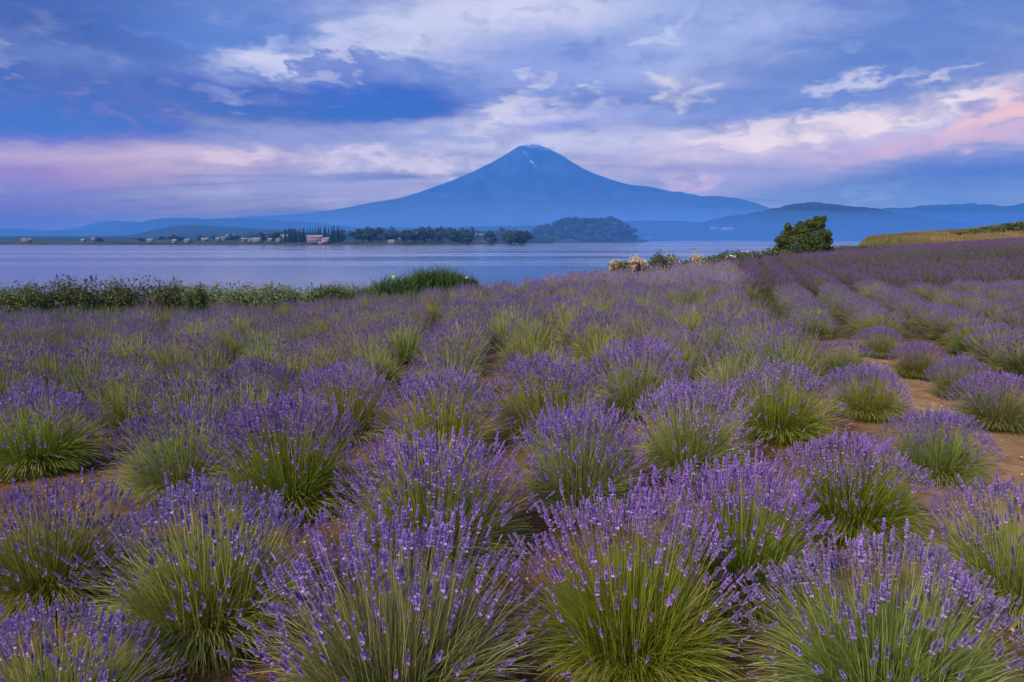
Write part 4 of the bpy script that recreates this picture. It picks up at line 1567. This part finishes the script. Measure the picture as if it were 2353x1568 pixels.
# white flowers near the tree
m_petal = leaf_mat('white_petal', .2, .6, .02)
for i, (px, py, w) in enumerate([(1662, 591, 9), (1672, 588, 9), (1680, 589, 8), (1655, 597, 5), (1668, 600, 5), (1598, 612, 4), (1606, 616, 4), (1076, 634, 8), (915, 633, 12)]):
    D_ = 47 if px > 1600 else (42 if px > 1500 else 21.3)
    x = xat(px, D_); z = alt(py, D_, px)
    n = 9
    z0 = float(ground_z(x, D_))
    root = obj('white_flower', None, None, (x, D_ - 1.0, z0))
    v, f = ring_tube([(0, 0, 0), (0, 0, z - z0)], [.012, .008], 4)
    obj('stem', mesh_from('stem', v, f, [M_LEAF], np.tile([.06, .10, .03], (len(f), 1))), root)
    r_ = w / 2 / FPX * D_
    yel = (px == 915)
    cc = (np.array([.50, .55, .08]), np.array([.62, .66, .12])) if yel else (np.array([.75, .74, .62]), np.array([.85, .85, .8]))
    V, F, K = leaf_cloud([(0, 0, z - z0, r_, r_, r_ * .6)], 60, r_ * .45, cc, rng, .8, .2)
    obj('bloom', mesh_from('bloom', V, F, [m_petal], K), root)
    if yel:
        root.name = 'yellow_flower'
        tag(root, 'small yellow green flower cluster in the reeds left of the tall clump', 'flower')
    elif px == 1076:
        tag(root, 'white flower beside the right end of the tall reed clump', 'flower')
    elif px > 1640:
        tag(root, 'white flower head in the green bank near the round tree', 'flower', 'white flowers near the round tree')
    else:
        tag(root, 'tiny white flower under the larger cream bush', 'flower', 'white flowers under the cream bush')

# dark stake in the field
h = hit(1463, 652)
st = obj('wooden_stake', None, None, (h[0], h[1], h[2]))
d_ = h[1]
w_ = 15 / FPX * d_; hh_ = alt(606, d_, 1463) - h[2]
V = np.array([(-w_ * .35, -.04, 0), (w_ * .35, -.04, 0), (w_ * .35, .04, 0), (-w_ * .35, .04, 0), (-w_ * .5, -.04, hh_ * .62), (w_ * .5, -.04, hh_ * .62), (w_ * .5, .04, hh_ * .62), (-w_ * .5, .04, hh_ * .62),
              (w_ * .15, -.03, hh_), (w_ * .45, -.03, hh_ * .98), (w_ * .45, .03, hh_ * .98), (w_ * .15, .03, hh_)], float)
F = np.array([(0, 1, 5, 4), (1, 2, 6, 5), (2, 3, 7, 6), (3, 0, 4, 7), (4, 5, 9, 8), (5, 6, 10, 9), (6, 7, 11, 10), (7, 4, 8, 11), (8, 9, 10, 11), (0, 3, 2, 1)])
obj('post', mesh_from('post', V, F, [m_wood]), st)
tag(st, 'dark pointed wooden stake standing in the lavender before the cream bushes', 'stake')

# round tree on the right
td = 56.0
x = xat(1845, td); z0 = float(ground_z(x, td))
tree = obj('round_tree', None, None, (x, td, z0 - .1))
tag(tree, 'dense round green tree at the lakeside edge of the field', 'tree')
Rt = 66 / FPX * td
def crown_outline(px, py, r): return ((px - 1845) / FPX * td, 0, alt(py, td, px) - z0, r / FPX * td)
bl = []
for (px, py, r_) in [(1845, 565, 50), (1805, 562, 30), (1885, 565, 30), (1800, 580, 26), (1893, 580, 26), (1845, 582, 40), (1830, 540, 32), (1865, 535, 28), (1818, 530, 22), (1872, 518, 18), (1835, 520, 16), (1880, 507, 12), (1848, 540, 30), (1850, 525, 20), (1860, 560, 34),
                      (1893, 540, 20), (1795, 548, 17), (1858, 510, 12), (1900, 555, 15), (1872, 500, 9), (1883, 515, 12), (1812, 517, 10), (1788, 570, 12), (1905, 570, 12)]:
    X, _, Z, r0 = crown_outline(px, py, r_)
    for q in range(3):
        bl.append((X + rng.normal() * r0 * .3, rng.uniform(-.8, .8) * r0, Z + rng.normal() * r0 * .2, r0 * rng.uniform(.5, .8), r0 * rng.uniform(.5, .8), r0 * rng.uniform(.45, .75)))
V, F, K = leaf_cloud(bl, 330, .080, (np.array([.035, .065, .012]), np.array([.13, .16, .028])), rng, .8, .35)
obj('crown', mesh_from('crown', V, F, [M_LEAF], K), tree)
tubes = [ring_tube([(0, 0, 0), (.05, 0, .8), (.1, 0, 1.9)], [.16, .12, .06], 8)]
for q in range(7):
    a = rng.uniform(0, 6.28)
    tubes.append(ring_tube([(0, 0, .3), (math.cos(a) * .6, math.sin(a) * .6, 1.2), (math.cos(a) * 1.2, math.sin(a) * 1.1, 2.2)], [.09, .06, .02], 6))
obj('trunk', mesh_from('trunk', *join(tubes), [M_BARK], smooth=True), tree)

# grass along the slope and the field edge
def scatter_grass(name, n, fn, label, cols, hgt, w):
    P_ = []
    while len(P_) < n:
        p = fn()
        if p is not None: P_.append(p)
    P_ = np.array(P_)
    b = np.stack([P_[:, 0], P_[:, 1], ground_z(P_[:, 0], P_[:, 1]) - .02], 1)
    hh = hgt * rng.uniform(.5, 1.3, n)
    a = rng.uniform(0, 6.28, n)
    t = b + np.stack([np.cos(a) * hh * .3, np.sin(a) * hh * .3, hh], 1)
    V, F = stems_geo(b, t, np.full(n, w), rng, 0, 1, .1)
    k = np.clip(.5 + 1.2 * fbm(P_[:, 0] * .2, P_[:, 1] * .2, 3) + rng.normal(size=n) * .2, 0, 1)[:, None]
    K = cols[0] * (1 - k) + cols[1] * k
    o = obj(name, mesh_from(name, V, F, [M_LEAF], K))
    tag(o, label, 'grass', kind='stuff')


def slope_pt():
    s = rng.uniform(.44, .80); ye = float(field_end(s)); y = ye + rng.uniform(0.6, 50)
    return (s * y, y)
def bank_pt():
    s = rng.uniform(-.80, .46); y = float(field_end(s)) + abs(rng.normal()) * .9 - .1
    return (s * y, y)
scatter_grass('slope_grass', 26000, slope_pt, 'dry straw coloured grass on the slope at the right', (np.array([.10, .115, .035]), np.array([.34, .24, .10])), .35, .07)
scatter_grass('bank_grass', 16000, bank_pt, 'green grass and weeds along the field edge above the lake', (np.array([.05, .08, .02]), np.array([.13, .16, .05])), .28, .02)

def front_pt():
    s_ = rng.uniform(-.80, -.03); y = float(field_end(s_)) + .4 - abs(rng.normal()) * 1.3
    return (s_ * y, y)
scatter_grass('edge_weeds', 15000, front_pt, 'pale green weeds between the last lavender and the bank shrubs', (np.array([.07, .10, .035]), np.array([.22, .24, .13])), .52, .018)
def seam_pt():
    y = rng.uniform(7.5, 30)
    return (float(seam_x(y)) + .25 + rng.normal() * .28, y)
scatter_grass('seam_weeds', 9000, seam_pt, 'yellow green weeds where the two parts of the field meet', (np.array([.07, .09, .02]), np.array([.20, .17, .04])), .24, .016)

# stones
m_stone = plain_mat('stone', (.30, .27, .23), .9, .2, .3, 14)
def stone_mesh(r):
    import bmesh
    bm = bmesh.new(); bmesh.ops.create_icosphere(bm, subdivisions=2, radius=1)
    for v in bm.verts: v.co *= 1 + r.normal() * .10
    for v in bm.verts: v.co.z *= .55
    me = bpy.data.meshes.new('stone'); bm.to_mesh(me); bm.free(); me.materials.append(m_stone)
    for p in me.polygons: p.use_smooth = True
    return me
sm = stone_mesh(rng)
h = hit(2127, 1102)
o = obj('stone', sm, None, (h[0], h[1], h[2] + .01)); o.scale = (.05, .04, .045)
tag(o, 'small pale rounded stone at the edge of the path', 'stone')
# gravel and clods
n = 5200
GP = []
while len(GP) < n:
    x, y = rng.uniform(-4, 7), rng.uniform(1.2, 10)
    if abs(x) / y < .95: GP.append((x, y))
GP = np.array(GP)
sz = .004 + .012 * rng.random(n) ** 3
gz = ground_z(GP[:, 0], GP[:, 1]) + .004
oct_ = np.array([(1, 0, 0), (0, 1, 0), (-1, 0, 0), (0, -1, 0), (0, 0, .7), (0, 0, -.5)], float)
of = np.array([(0, 1, 4), (1, 2, 4), (2, 3, 4), (3, 0, 4), (1, 0, 5), (2, 1, 5), (3, 2, 5), (0, 3, 5)])
V = np.stack([GP[:, 0], GP[:, 1], gz], 1)[:, None, :] + oct_[None] * sz[:, None, None] * (1 + .3 * rng.normal(size=(n, 6, 1)))
F = (np.arange(n)[:, None, None] * 6 + of[None]).reshape(-1, 3)
K = np.repeat(np.array([.38, .26, .14]) * (.6 + 1.0 * rng.random((n, 1))), 8, axis=0)
m_grav, N = new_mat('gravel')
at = N.node('ShaderNodeAttribute', attribute_name='Col')
finish(N, pbsdf(N, at.outputs['Color'], .9, .2))
o = obj('gravel', mesh_from('gravel', V.reshape(-1, 3), F, [m_grav], K))
tag(o, 'small stones and clods lying on the bare soil', 'gravel', kind='stuff')

# ------------------------------------------------------------------ air
hzm, N = new_mat('haze')
pv = N.node('ShaderNodeVolumePrincipled')
pv.inputs['Color'].default_value = (.088, .355, 1.0, 1)
pv.inputs['Density'].default_value = 1.0 / HAZE_L
pv.inputs['Anisotropy'].default_value = 0.0
o_ = N.node('ShaderNodeOutputMaterial')
N.put(o_.inputs[1], pv.outputs[0])
hb, hf = box((0, 0, (HAZE_TOP - 10) / 2), (2 * HAZE_R, 2 * HAZE_R, HAZE_TOP + 10))
haze = obj('haze', mesh_from('haze', hb, hf, [hzm]))
tag(haze, 'blue evening haze over the lake and the mountains', 'haze', kind='stuff')


def air_bank(name, label, c, r, dens, col):
    import bmesh
    bm = bmesh.new(); bmesh.ops.create_uvsphere(bm, u_segments=48, v_segments=24, radius=1)
    me = bpy.data.meshes.new(name); bm.to_mesh(me); bm.free()
    m, N = new_mat(name)
    pv = N.node('ShaderNodeVolumePrincipled')
    pv.inputs['Color'].default_value = (*col, 1)
    pv.inputs['Density'].default_value = dens
    o = N.node('ShaderNodeOutputMaterial')
    N.put(o.inputs[1], pv.outputs[0])
    me.materials.append(m)
    ob = obj(name, me, None, c); ob.scale = r
    tag(ob, label, 'mist' if name == 'mist' else 'cloud', kind='stuff')


for hz_, rx_, dn_, lb_ in ((230, 8500, 7e-5, 'lowest layer of pale mist at the foot of the volcano'), (420, 8000, 5e-5, 'middle layer of pale mist at the foot of the volcano'),
                      (640, 7400, 3.5e-5, 'upper layer of pale mist at the foot of the volcano'), (900, 6800, 2.5e-5, 'thin top layer of mist on the lower volcano slope')):
    air_bank('mist', lb_, (xat(1250, 13600), 13600, 60), (rx_, 1500, hz_), dn_ * 3.6, (.46, .68, 1.0))
air_bank('cloud', 'small pale cloud clinging to the summit', (xat(1226, 17700), 17700, alt(335, 17700)), (260, 160, 55), 3.0e-3, (.85, .86, 1.0))
air_bank('cloud', 'thin cloud trailing down the right shoulder of the summit', (xat(1252, 17750), 17750, alt(343, 17750)), (230, 130, 40), 2.0e-3, (.85, .86, 1.0))

air_bank('mist', 'thin blue mist along the far shore of the lake', (200, 3300, 10), (5200, 1750, 110), 2.6e-4, (.13, .38, 1.0))
